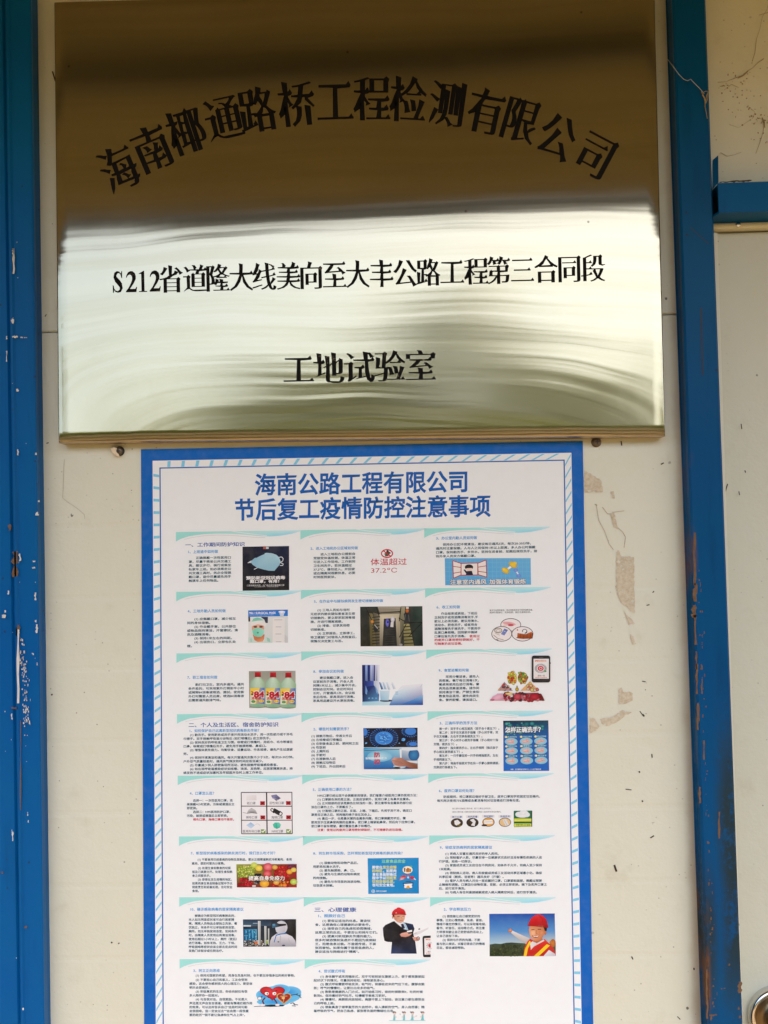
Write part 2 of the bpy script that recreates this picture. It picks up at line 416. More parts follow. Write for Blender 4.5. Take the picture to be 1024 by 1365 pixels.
# dirt marks, hair cracks and runs on the sheet
def strokes(name, lines, mat, parent, off, w):
    for ln in lines:
        polys = []
        ww = ln[0] if not isinstance(ln[0], tuple) else w; pts = ln[1:] if not isinstance(ln[0], tuple) else ln
        for (x0, y0), (x1, y1) in zip(pts, pts[1:]):
            d = math.hypot(x1-x0, y1-y0) or 1; nx, ny = -(y1-y0)/d*ww/2, (x1-x0)/d*ww/2
            polys.append([(x0+nx, y0+ny), (x1+nx, y1+ny), (x1-nx, y1-ny), (x0-nx, y0-ny)])
        flat(name, polys, mat, parent, off, .0001)
def flats(name, polys, mat, parent, off, thick):
    for pl in polys: flat(name, [pl], mat, parent, off, thick)
strokes('dirt_mark', [(2.6, (819, 1153), (822, 1162)), (1.8, (857, 952), (859, 955)), (2.2, (158, 1257), (159, 1258)), (2, (148, 1256), (150, 1257)), (2.4, (69, 925), (69.5, 927)),
    (1.2, (856, 908), (861, 909)), (1.1, (853, 948), (858, 955)), (1.4, (869, 1005), (869.5, 1010)), (1.2, (834, 1052), (842, 1053)), (2, (852, 1028), (853, 1030)), (2, (856, 1067), (857, 1069)),
    (1.6, (867, 1117), (872, 1114)), (1.4, (870, 790), (872, 788)), (1.6, (881, 619), (885, 617)), (1.2, (62, 419), (60, 422)), (2, (70, 95), (74, 108)), (1.6, (828, 588), (829, 594)), (1.3, (65, 590), (62, 591)),
    (1.2, (862, 807), (866, 806)), (1.3, (988, 565), (989, 572)), (1.6, (970, 645), (967, 655)), (1.3, (985, 655), (986, 660)), (1.5, (993, 627), (994, 630)), (1.5, (842, 1275), (844, 1279)), (2, (925, 1290), (925.5, 1293)),
    (1.2, (903, 1355), (907, 1359))], M['dirt'], cabin, .0004, 1.5)
strokes('hair_crack', [(.5, (86, 612), (85.3, 622), (84.6, 640), (84.2, 652), (83.6, 664), (90, 669), (97, 673.5), (106, 680), (112.5, 686), (113, 692)), (.7, (795, 672), (798, 693), (806, 708), (812, 725), (818, 733)), (.9, (803, 676), (810, 685), (815, 685), (822, 702), (830, 709), (834, 716), (832, 730)),
    (.7, (816, 683), (824, 682), (832, 681)), (1.2, (793, 672), (796, 674))], M['crack'], cabin, .0003, 1)

# ------------------------------------------------------------------ steel posts, lintel rail, door
def post(name, prof, zz, mat, parent=None):
    """prof: (x at the foot, x at the head, depth in front of the wall) outline, extruded upright"""
    z0, z1 = zz; V = []; F = []; n = len(prof)
    V += [(a, -d, z0) for a, b, d in prof]+[(b, -d, z1) for a, b, d in prof]
    for i in range(n-1): F.append((i, i+1, n+i+1, n+i))
    F += [tuple(range(n))[::-1], tuple(range(n, 2*n)), (n-1, 0, n, 2*n-1)]
    return mesh(name, V, F, mat, parent)
def xz(x_top, x_bot, d):
    """x of an upright line on the plane at depth d, at z=0 and z=2.8"""
    a, b = P(x_top, 0, d), P(x_bot, 1365, d); k = (a[0]-b[0])/(a[2]-b[2])
    return float(b[0]-k*b[2]), float(b[0]+k*(2.8-b[2]))
lp = thing('corner_post', 'blue painted steel post with a pressed bead and white scratches, left of the plaque', 'post')
LD = .019
e0 = xz(50, 67.5, .0005); e1 = xz(38.5, 56.5, LD)
g = [xz(12+q, 33+q, LD-.001) for q in (-7, -4.6, -2.2, .2, 2.6)]
prof = [(e0[0], e0[1], 0), (e0[0], e0[1], .0008), (e1[0]+.0015, e1[1]+.0015, LD-.0015), (e1[0], e1[1], LD), (g[4][0], g[4][1], LD), (g[3][0], g[3][1], LD+.0022), (g[2][0], g[2][1], LD+.0022),
        (g[1][0], g[1][1], LD-.0035), (g[0][0], g[0][1], LD-.0035), (g[0][0]-.0018, g[0][1]-.0018, LD-.001), (g[0][0]-.09, g[0][1]-.09, LD-.001), (g[0][0]-.09, g[0][1]-.09, 0)]
post('post_body', prof, (0, 2.78), M['blue'], lp)
r = random.Random(5); ch = []; rs = []
def fleck(x, y, w, h, seed):
    return ragged([(x-w/2, y-h/2), (x+w/2, y-h/2), (x+w/2, y+h/2), (x-w/2, y+h/2)], min(w, h)*.45, seed, max(1.2, h/5))
for k, (x, y, w, h) in enumerate(((18, 348, 2.4, 34), (17.5, 335, 2, 8), (17, 428, 3, 5), (20, 449, 7, 2.2), (29, 450, 3, 1.4), (34, 450, 4, 1.4), (9, 450, 2, 4), (9, 475, 1.6, 14), (23.5, 520, 2, 4), (24, 603, 1.6, 8), (48, 605, 1.5, 3),
        (52, 668, 1.6, 2.4), (50, 685, 3, 4), (45, 757, 4, 2), (45.5, 748, 3, 2), (11, 790, 1.5, 5), (47.5, 795, 2, 10), (5, 821, 5, 3), (7, 815, 2, 3), (44.5, 872, 1.5, 2), (49, 838, 2.5, 12), (48, 828, 1.6, 3), (49.5, 885, 1, 4), (33, 980, 1, 1.4),
        (16, 955, 1.6, 8), (17, 1115, 1.6, 12), (16, 1108, 1, 4), (37, 1085, 1, 5), (38, 1095, 1, 3), (31, 1345, 1.6, 3), (26.5, 743, 2, 10), (33, 968, 1, 1.5), (43.5, 871, 1.3, 1.3))):
    ch.append(fleck(x, y, w, h, k))
ch.append(fleck(24.7, 888, 2.9, 98, 77))
flats('paint_chip', ch, M['chip'], lp, LD+.0023, .0001); ch = []
for k in range(95):
    q = r.random(); y = 852+q*115; x = 29.5+q*7+r.gauss(0, 2.4)
    ch.append(fleck(x, y, r.uniform(.5, 1.5), r.uniform(.8, 3.6), 200+k))
for k in range(22):
    ch.append(fleck(r.choice((8, 17, 23, 34, 48))+r.gauss(0, 2), r.uniform(300, 1350), r.uniform(.4, .9), r.uniform(.6, 1.8), 400+k))
tag(flat('paint_speck', ch, M['chip'], lp, LD+.0023, .0001), kind='stuff')
rs = [fleck(20, 752, 6, 34, 1), fleck(13, 703, 3, 8, 2), fleck(24.5, 836, 3.5, 6, 3), fleck(20, 944, 9, 2, 4), fleck(27.3, 1020, 1, 120, 5), fleck(3, 1163, 2.4, 2.4, 6), fleck(35, 1236.5, 3, 3, 7), fleck(22, 842, 1.5, 12, 8)]
flats('rust_stain', rs, M['rustchip'], lp, LD+.0021, .0001)

rp = thing('jamb_post', 'blue steel post with rust along its left edge, between the plaque and the door', 'post')
RD = .021
a0 = xz(887.5, 935, .0005); a1 = xz(897, 944, RD); a2 = xz(941.5, 991, RD)
prof = [(a2[0], a2[1], 0), (a2[0], a2[1], RD-.002), (a2[0]-.002, a2[1]-.002, RD), (a1[0]+.002, a1[1]+.002, RD), (a1[0], a1[1], RD-.002), (a0[0]+.001, a0[1]+.001, .0015), (a0[0], a0[1], 0)]
post('post_body', prof[::-1], (0, 2.78), M['blue_rust'], rp)
rs = []
for k, (x, y, w, h) in enumerate(((926, 745, 3, 70), (927, 790, 4, 24), (925, 815, 5, 16), (927, 840, 4, 40), (928, 880, 2, 24), (935, 889, 2, 7), (929, 905, 2.6, 40), (936, 915, 2.2, 20), (930.5, 955, 2.6, 36), (938.5, 1000, 1.8, 26), (933, 1060, 2.6, 22),
        (959, 1100, 2, 36), (942.5, 1312, 1.8, 40), (943, 1345, 2, 26), (951, 1353, 10, 1.8), (948, 1357, 1.8, 6), (986, 1316, 4, 16), (985, 1344, 2, 4), (972, 1286, 2, 2.6), (986, 1356, 2.4, 4), (951, 1314.5, 2, 2), (962, 1318, 2, 1.5), (966, 1317.5, 2, 1.5))):
    rs.append(fleck(x, y, w, h, 900+k))
flats('rust_stain', rs, M['rustchip'], rp, RD, .0001); rs = []
for k in range(60):
    y = r.uniform(760, 1360); rs.append(fleck(919+(y-700)*.034+9+abs(r.gauss(0, 3)), y, r.uniform(.6, 1.6), r.uniform(.8, 4.5), 1000+k))
tag(flat('rust_speck', rs, M['rustchip'], rp, RD, .0001), kind='stuff')
strokes('scratch_groove', [(1.6, (935, 410), (936.5, 500)), (.8, (920, 303), (945, 325))], M['dirt'], rp, RD, 1.2)

rail = thing('door_lintel', 'blue box rail with an open cut end above the cream door', 'lintel')
QD = .028
xl = float(P(958, 265, QD)[0]); zt = float(P(990, 243, QD)[2]); zb = float(P(990, 282.6, QD)[2])
V = []; F = []
T = .002
box(V, F, xl, 1.36, -QD, -QD+T, zb, zt); mesh('front_plate', V, F, M['blue_rail'], rail)
V = []; F = []; box(V, F, xl+.0005, 1.36, -QD+T, 0.0, zb, zb+T)
i = len(V); V += [(xl-.006, -.004, zb), (xl-.006, -.004, zb+T), (xl+.0005, -QD+T, zb), (xl+.0005, -QD+T, zb+T), (xl+.0005, -.004, zb), (xl+.0005, -.004, zb+T)]
F += [tuple(i+j for j in q) for q in ((0, 2, 4), (1, 5, 3), (0, 1, 3, 2), (0, 4, 5, 1))]
mesh('bottom_plate', V, F, M['blue_rail'], rail)
V = []; F = []; box(V, F, xl+.0005, 1.36, -QD+T, 0.0, zt-T, zt); mesh('top_plate', V, F, M['blue_rail'], rail)
V = []; F = []; box(V, F, xl-.002, 1.36, -.0014, -.0004, zb+T+.0005, zt-T-.0005); mesh('shade_lining', V, F, M['hollow'], rail)  # added lining, coloured dark to stand in for shade inside the channel
tb = [P(950.5, 213, QD-.006), P(957.5, 207, QD-.003), P(958, 243, QD-.003), P(950.5, 252, QD-.006)]
V = [tuple(p) for p in tb]+[tuple(p+np.array((0, .0015, 0))) for p in tb]
F = [(0, 3, 2, 1), (4, 5, 6, 7), (0, 1, 5, 4), (1, 2, 6, 5), (2, 3, 7, 6), (3, 0, 4, 7)]
mesh('end_tab', V, F, M['blue_rust'], rail)
V = []; F = []
c = P(984, 299.5, .004); lathe(V, F, [(.0026, -.001), (.0026, .0), (.0022, .0012), (.0008, .0016)], c, 16)
tag(mesh('screw', V, F, M['chrome'], None, True), 'tiny bright screw head just under the blue rail', 'screw')
rim = [tuple((x, y)) for x, y in ((958, 243.6), (985, 242.6), (998, 242.2), (1003, 240), (996, 239.6), (984, 240.4), (975, 241), (964, 241.8))]
flat('dust_ridge', [ragged(rim, .7, 31, 3)], M['dirt'], rail, QD-.003, .002)

door = thing('door', 'cream sheet metal door with a round chrome knob, right of the rusty blue post', 'door')
dx0 = float(P(975, 700)[0]); DZ = float(P(990, 303, .006)[2])
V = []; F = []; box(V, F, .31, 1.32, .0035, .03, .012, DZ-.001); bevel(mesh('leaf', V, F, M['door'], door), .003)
V = []; F = []; box(V, F, .31, 1.34, -.004, .03, DZ+.0005, zb-.0005); bevel(mesh('top_rail', V, F, M['panel'], door), .002)
kc = P(1041, 1360, .006); kc = (kc[0], .0035, kc[2])
kr = 38*.78/1024
V = []; F = []
lathe(V, F, [(kr, 0), (kr, .004), (kr*.97, .0068), (kr*.90, .0086), (kr*.82, .0078), (kr*.77, .0054), (kr*.74, .0046)], kc, 64)
rose = mesh('knob', V, F[:-1], M['chrome'], door, True)
V = []; F = []
lathe(V, F, [(kr*.742, .0044), (kr*.60, .0046), (kr*.50, .0060), (kr*.44, .012), (kr*.42, .022), (kr*.62, .030), (kr*.72, .040), (kr*.66, .050), (kr*.40, .056), (.001, .057)], kc, 48)
mesh('handle', V, F, M['knob_dark'], rose, True)
V = []; F = []; tx = float(P(980.2, 1100, .0045)[0]); box(V, F, tx-.006, tx+.0012, -.0045, .0033, .02, DZ-.004)
mesh('edge_trim', V, F, M['panel'], door)

# cobwebs on the post and the panel above the door
web = thing('cobweb', 'dusty cobweb with a tan clump hanging on the blue post', 'cobweb')
V = []; F = []
tube(V, F, [P(*q) for q in ((890, 79, .012), (897, 88, .022), (905, 99, .023), (912, 106, .024), (917, 107.5, .024), (921, 105.5, .024), (926, 111, .024), (932, 117, .023), (939, 125, .023))], .00028, 5)
mesh('strand', V, F, M['pale_web'], web)
V = []; F = []
for pts, w in (([(935, 122), (938, 128), (940, 135), (940, 142), (942, 152), (943, 158)], 1.3), ([(945, 121), (942, 127), (941, 134), (939.5, 142)], 1.1), ([(936, 124), (941, 121.5), (945, 122)], .9), ([(936.5, 126), (939.5, 131), (941, 137)], 1.8), ([(943.5, 125), (943.5, 131), (941, 138)], 1.0)):
    tube(V, F, [P(x, y, .0225+.0008*math.sin(x*y)) for x, y in pts], [w*.00042*(1-.5*i/len(pts)) for i in range(len(pts))], 5)
mesh('clump', V, F, M['web'], web)
web = thing('cobweb', 'dark stringy cobweb stuck on the dirty cream panel above the rail', 'cobweb')
V = []; F = []; rr = random.Random(9)
for pts, w in (([(1026, 0), (1022, 12), (1016, 22), (1013, 38), (1009, 52), (1006, 70), (1003, 82)], .7), ([(957, 110), (968, 109), (976, 105), (984, 103), (990, 100), (997, 94), (1003, 91), (1010, 84), (1018, 78)], .9), ([(984, 104), (991, 100), (997, 95)], 1.6),
               ([(961, 203), (969, 208), (978, 206), (988, 203)], .8), ([(1000, 145), (1006, 149), (1003, 158)], .6), ([(1008, 205), (1013, 190), (1018, 175), (1019, 160)], .7), ([(1016, 157), (1019, 163), (1020, 170)], 2.4), ([(985, 117), (975, 113), (966, 120)], .5), ([(972, 165), (985, 170), (1000, 160)], .4), ([(1012, 20), (1026, 16)], .6)):
    V = []; F = []
    tube(V, F, [P(x+rr.gauss(0, .4), y+rr.gauss(0, .4), .0012) for x, y in pts], [w*.00030*rr.uniform(.5, 1.4) for _ in pts], 5)
    mesh('strand', V, F, M['web'], web)
bl = []
for k in range(80):
    cx, cy, s = rr.choice(((1001, 150, 6), (1018, 162, 4), (1004, 160, 10), (990, 103, 8), (968, 115, 10), (1014, 188, 6), (985, 135, 18)))
    x, y = cx+rr.gauss(0, s), cy+rr.gauss(0, s*.8)
    if x < 951 or y > 236: continue
    bl.append(fleck(x, y, rr.uniform(.6, 2.2), rr.uniform(.6, 2.4), 2000+k))
tag(flat('dust_clot', bl, M['web'], web, .0004, .0002), kind='stuff')

# ------------------------------------------------------------------ lettering from Blender's own built-in typeface
_G = {}
def raw_glyph(ch, res=2):
    k = (ch, res)
    if k in _G: return _G[k]
    c = bpy.data.curves.new('glyph', 'FONT'); c.resolution_u = res
    o = bpy.data.objects.new('glyph', c); COL.objects.link(o)
    def ev(b):
        c.body = b
        dg = bpy.context.evaluated_depsgraph_get(); dg.update()
        m = bpy.data.meshes.new_from_object(o.evaluated_get(dg))
        v = np.array([tuple(q.co)[:2] for q in m.vertices]) if len(m.vertices) else np.zeros((0, 2))
        f = [tuple(p.vertices) for p in m.polygons]
        bpy.data.meshes.remove(m); return v, f
    v, f = ev(ch)
    if '|' not in _G: _G['|'] = ev('口')[0][:, 0].max()
    adv = ev(ch+'口')[0][:, 0].max()-_G['|']
    bpy.data.objects.remove(o); bpy.data.curves.remove(c)
    _G[k] = (v, f, adv); return _G[k]
def contours(v, f):
    s = set()
    for p in f:
        A = sum(v[p[i]][0]*v[p[(i+1) % len(p)]][1]-v[p[(i+1) % len(p)]][0]*v[p[i]][1] for i in range(len(p)))
        q = p if A > 0 else p[::-1]
        for i in range(len(q)): s.add((q[i], q[(i+1) % len(q)]))
    nxt = {}
    for a, b in sorted(s):
        if (b, a) not in s: nxt.setdefault(a, []).append(b)
    out = []
    while nxt:
        a = next(iter(nxt)); c = [a]
        while True:
            b = nxt[c[-1]].pop()
            if not nxt[c[-1]]: del nxt[c[-1]]
            if b == a or b not in nxt: break
            c.append(b)
        out.append(c)
    return out
_B = {}
def bold_glyph(ch, w, res=2):
    """the plain face, each stroke grown by w"""
    if not w: return raw_glyph(ch, res)
    if (ch, w, res) in _B: return _B[(ch, w, res)]
    v0, f, adv = raw_glyph(ch, res); v = v0.copy()
    for c in contours(v0, f):
        Q = v0[c]; E_ = np.roll(Q, -1, 0)-Q; L = np.maximum(np.hypot(E_[:, 0], E_[:, 1]), 1e-9); N = np.stack([E_[:, 1]/L, -E_[:, 0]/L], 1)
        A = N+np.roll(N, 1, 0); A /= np.maximum(np.hypot(A[:, 0], A[:, 1]), .35)[:, None]
        k = np.clip(1/np.maximum((A*N).sum(1), .5), 1, 1.5)
        v[c] = Q+A*w*k[:, None]
    _B[(ch, w, res)] = (v, f, adv); return _B[(ch, w, res)]
def song_glyph(ch, wx=.031, wy=.017, uk=.085):
    """the plain face redrawn with thin level strokes, stout uprights, wedge terminals and tapered falling strokes"""
    v0, f, adv = raw_glyph(ch, 3); v = v0.copy(); extra = []
    for c in contours(v0, f):
        n = len(c); Q0 = v0[c]; E_ = np.roll(Q0, -1, 0)-Q0; L = np.maximum(np.hypot(E_[:, 0], E_[:, 1]), 1e-9)
        T = E_/L[:, None]; N = np.stack([T[:, 1], -T[:, 0]], 1); D = np.zeros((n, 2))
        for i in range(n):
            a, b = N[i-1], N[i]
            D[i, 0] = wx*(a[0] if abs(a[0]) > abs(b[0]) else b[0]); D[i, 1] = -wy*(a[1] if abs(a[1]) > abs(b[1]) else b[1])
        Q = Q0+D
        for i in range(n):
            j = (i+1) % n
            if not .03 < L[i] < .125: continue
            pa, pb = T[i-1], T[j]
            if pa@pb > -.55: continue
            lp_, ln_ = L[i-1], L[j]; t_ = N[i]
            if t_[0] > .9 and min(lp_, ln_) > .1 and abs(pa[1]) < .25 and abs(pb[1]) < .25:
                yt = max(Q[i][1], Q[j][1]); yb_ = min(Q[i][1], Q[j][1]); xr = max(Q[i][0], Q[j][0])-wx*.6
                extra.append([(xr-uk*1.35, yt-.006), (xr+.014, yb_), (xr-.004, yt+.012), (xr-uk*.42, yt+uk*.78)])
            elif t_[0] < -.25 and t_[1] < -.25:
                m = (Q[i]+Q[j])/2+t_*.02
                for k, base in ((i, -1), (j, 1)):
                    d = 0; q = k
                    while d < .30:
                        nn = N[q-1] if base == -1 else N[q]
                        Q[q] = Q[q]-nn*.028*(1-d/.30); d += L[q-1] if base == -1 else L[q]
                        q = (q+base) % n
                        if q in (i, j): break
                Q[i] = m+(Q[i]-m)*.25; Q[j] = m+(Q[j]-m)*.25
            elif t_[0] > .25 and t_[1] < -.25:
                for k, s_ in ((i, N[i-1]), (j, N[j])): Q[k] = Q[k]+s_*.02+t_*.012
            elif t_[1] > .85:
                k = i if Q[i][0] < Q[j][0] else j
                Q[k] = Q[k]+np.array((-.022, .03))
        for i in range(n):
            a, b = N[i-1], N[i]
            if L[i-1] > .1 and L[i] > .1 and a[0] > .93 and b[1] > .93:
                x, y = Q[i]; extra.append([(x-.135, y-.006), (x-.002, y-.075), (x+.026, y-.012), (x-.05, y+.045)])
        v[c] = Q
    return v, f, adv, extra
def ribbon_pts(sp):
    """closed outline of a stroke given as (x, y, width)"""
    a = []; b = []
    for i, (x, y, w) in enumerate(sp):
        x0, y0, _ = sp[max(i-1, 0)]; x1, y1, _ = sp[min(i+1, len(sp)-1)]; d = math.hypot(x1-x0, y1-y0) or 1
        nx, ny = -(y1-y0)/d*w/2, (x1-x0)/d*w/2; a.append((x+nx, y+ny)); b.append((x-nx, y-ny))
    return a+b[::-1]
SERIF = {
    '1': [[(.36, .03), (.64, .03), (.64, 1.0), (.58, 1.0), (.36, .93)], [(.12, 0), (.88, 0), (.88, .035), (.12, .035)], [(.10, .86), (.37, .86), (.37, .94)]],
    '2': [[(.05, 0), (.93, 0), (1.0, .24), (.95, .24), (.86, .15), (.38, .15), (.72, .42), (.90, .62), (.91, .76), (.84, .90), (.66, .99), (.46, 1.0), (.25, .94), (.12, .81), (.08, .70), (.12, .69), (.20, .79), (.34, .84), (.50, .82), (.60, .72), (.60, .60), (.52, .46), (.30, .22), (.05, .045)]],
    'S': [ribbon_pts([(.80, .70, .05), (.74, .86, .06), (.60, .955, .07), (.44, .955, .11), (.30, .87, .19), (.26, .74, .24), (.36, .61, .27), (.54, .49, .28), (.70, .36, .27), (.75, .22, .23), (.67, .09, .14), (.48, .035, .07), (.28, .07, .07), (.16, .18, .06), (.11, .33, .05)]),
          [(.79, .68), (.83, .68), (.84, 1.0), (.79, 1.0), (.76, .90)], [(.08, 0), (.13, 0), (.16, .10), (.12, .35), (.07, .35)]]}

# ------------------------------------------------------------------ plaque
plq = thing('name_plaque', 'brushed steel company name plaque with black Chinese lettering above the poster', 'plaque')
PD = .017
c4 = [P(78, 589.5, PD), P(887, 580.5, PD), P(872.5, -21, PD), P(72, 2.5, PD)]
GA = [0, .0005, .0012, .0022]+[.02+.96*i/30 for i in range(31)]+[.9978, .9988, .9995, 1]
GB = [0, .0004, .001, .0018]+[.025+.95*i/24 for i in range(25)]+[.9982, .999, .9996, 1]
NX, NZ = len(GA)-1, len(GB)-1
V = []; F = []; UV = []
for j in range(NZ+1):
    for i in range(NX+1):
        a, b = GA[i], GB[j]
        p = (c4[0]*(1-a)+c4[1]*a)*(1-b)+(c4[3]*(1-a)+c4[2]*a)*b
        p = p.copy(); p[1] += .0009*(1-min(1, min(a, 1-a)/.0022))**2+.0009*(1-min(1, min(b, 1-b)/.0018))**2
        V.append(tuple(p)); UV.append((a, b))
for j in range(NZ):
    for i in range(NX): F.append((j*(NX+1)+i, j*(NX+1)+i+1, (j+1)*(NX+1)+i+1, (j+1)*(NX+1)+i))
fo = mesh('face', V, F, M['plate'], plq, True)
uv = fo.data.uv_layers.new(name='UVMap')
for lp_ in fo.data.loops: uv.data[lp_.index].uv = UV[lp_.vertex_index]
# folded returns
V2 = []; F2 = []
ring = [V[i] for i in range(NX+1)]+[V[j*(NX+1)+NX] for j in range(1, NZ+1)]+[V[NZ*(NX+1)+i] for i in range(NX-1, -1, -1)]+[V[j*(NX+1)] for j in range(NZ-1, 0, -1)]
n = len(ring); cx = sum(p[0] for p in ring)/n; cz = sum(p[2] for p in ring)/n
for lvl, (grow, y) in enumerate(((0, None), (.0007, -PD+.0030), (.0007, -.0012))):
    for p in ring:
        sx = grow if abs(p[0]-cx) > .30 else 0; sz = grow if abs(p[2]-cz) > .20 else 0
        V2.append((p[0]+math.copysign(sx, p[0]-cx), p[1] if y is None else y, p[2]+math.copysign(sz, p[2]-cz)))
for l in range(2):
    for i in range(n): F2.append((l*n+i, l*n+(i+1) % n, (l+1)*n+(i+1) % n, (l+1)*n+i))
mesh('folded_edge', V2, F2, M['lip'], plq)

def plate_text(items, name, label=None):
    """items: (char, centre x, centre y, em width, em height, turn in degrees) in photo points"""
    V = []; F = []
    for ch, cx, cy, ex, ey, rot in items:
        ca, sa = math.cos(R(rot)), math.sin(R(rot))
        def put(pts, off, mx, my):
            b = len(V)
            for gx, gy in pts:
                x, y = (gx-mx)*ex, -(gy-my)*ey
                V.append(tuple(P(cx+x*ca-y*sa, cy+x*sa+y*ca, off)))
            return b
        if ch in SERIF:
            for k, pl in enumerate(SERIF[ch]):
                b = put(pl, PD+.0003+k*3e-5, .5, .5); F.append(tuple(range(b, b+len(pl))))
            continue
        v, f, adv, extra = song_glyph(ch)
        b = put(v, PD+.0003, .5*adv, .38); F += [tuple(b+i for i in q) for q in f]
        for k, e in enumerate(extra):
            b = put(e, PD+.00033+k*1e-6, .5*adv, .38); F.append(tuple(range(b, b+len(e))))
    o = mesh(name, V, F, M['letter'], plq)
    if label: o['label'] = label
    return o
T1 = [('海', 158.3, 225, -25), ('南', 202.8, 198, -23), ('椰', 248.5, 175, -18), ('通', 297.7, 157, -13), ('路', 342.8, 146.5, -9.5), ('桥', 395.5, 138.5, -5.5), ('工', 446.7, 134.5, -2), ('程', 495.9, 131, 0), ('检', 544.5, 133, 3.5), ('测', 596.5, 138, 8), ('有', 648, 148.5, 12), ('限', 693.8, 159.5, 16), ('公', 743, 182, 22), ('司', 794.5, 206, 28)]
plate_text([(c, x, y, 50, 66, a) for c, x, y, a in T1], 'lettering', 'large black arched characters across the top of the plaque')
xs2 = [227.9, 260, 290, 321.6, 352, 384.6, 414.6, 446, 477, 508.8, 540, 571, 602.7, 635, 664.8, 696.5, 728, 759, 791]
L2 = [(c, x, 372.2-.0266*(x-228), 33, 40, -1.3) for c, x in zip('省道隆大线美向至大丰公路工程第三合同段', xs2)]
L2 += [('S', 157.3, 375.8, 16.5, 28.5, -1.3), ('2', 174.7, 375.3, 15.5, 28, -1.3), ('1', 190.4, 374.9, 14, 28, -1.3), ('2', 206.3, 374.4, 15.5, 28, -1.3)]
plate_text(L2, 'lettering')
plate_text([(c, x, y, 42, 45, -1.2) for c, x, y in zip('工地试验室', (398, 438.3, 479, 519.7, 560.7), (492, 491, 489.6, 488.5, 487.5))], 'lettering')

def screw(px, py, label, plug):
    s = thing('screw', label, 'screw', group='screws under the plaque')
    c = P(px, py, .004); c = (c[0], 0.0, c[2])
    V = []; F = []; lathe(V, F, [(.0050, 0), (.0050, .0012), (.0046, .0016), (.0043, .0016)], c, 32)
    mesh('washer', V, F, M['black'] if plug else M['steel'], s, True)
    V = []; F = []; lathe(V, F, [(.0041, .0016), (.0040, .0030), (.0033, .0042), (.0017, .0049), (.0003, .0050)], c, 32)
    hd = mesh('head', V, F, M['steel'], s, True)
    V = []; F = []; box(V, F, c[0]-.0022, c[0]+.0022, -.0054, -.0046, c[2]-.0004, c[2]+.0004); box(V, F, c[0]-.0004, c[0]+.0004, -.00535, -.00455, c[2]-.0022, c[2]+.0022)
    mesh('cross_slot', V, F, M['black'], hd)
    if plug:
        pl = [(px-10, py-4), (px-6, py-5), (px-2, py-4), (px-3, py+1), (px, py+4), (px+2, py+7), (px-1, py+8), (px-5, py+5), (px-9, py+2)]
        V = [tuple(P(x, y, .0062)) for x, y in pl]+[tuple(P(x+.3, y+.4, .0005)) for x, y in pl]; n = len(pl)
        F = [tuple(range(n))]+[(i, n+i, n+(i+1) % n, (i+1) % n) for i in range(n)]
        bevel(mesh('broken_cap', V, F, M['plug'], s), .0006)
screw(158, 601, 'screw with a broken cream cap under the left of the plaque', True)
screw(796, 589, 'bare dark round screw under the right of the plaque', False)

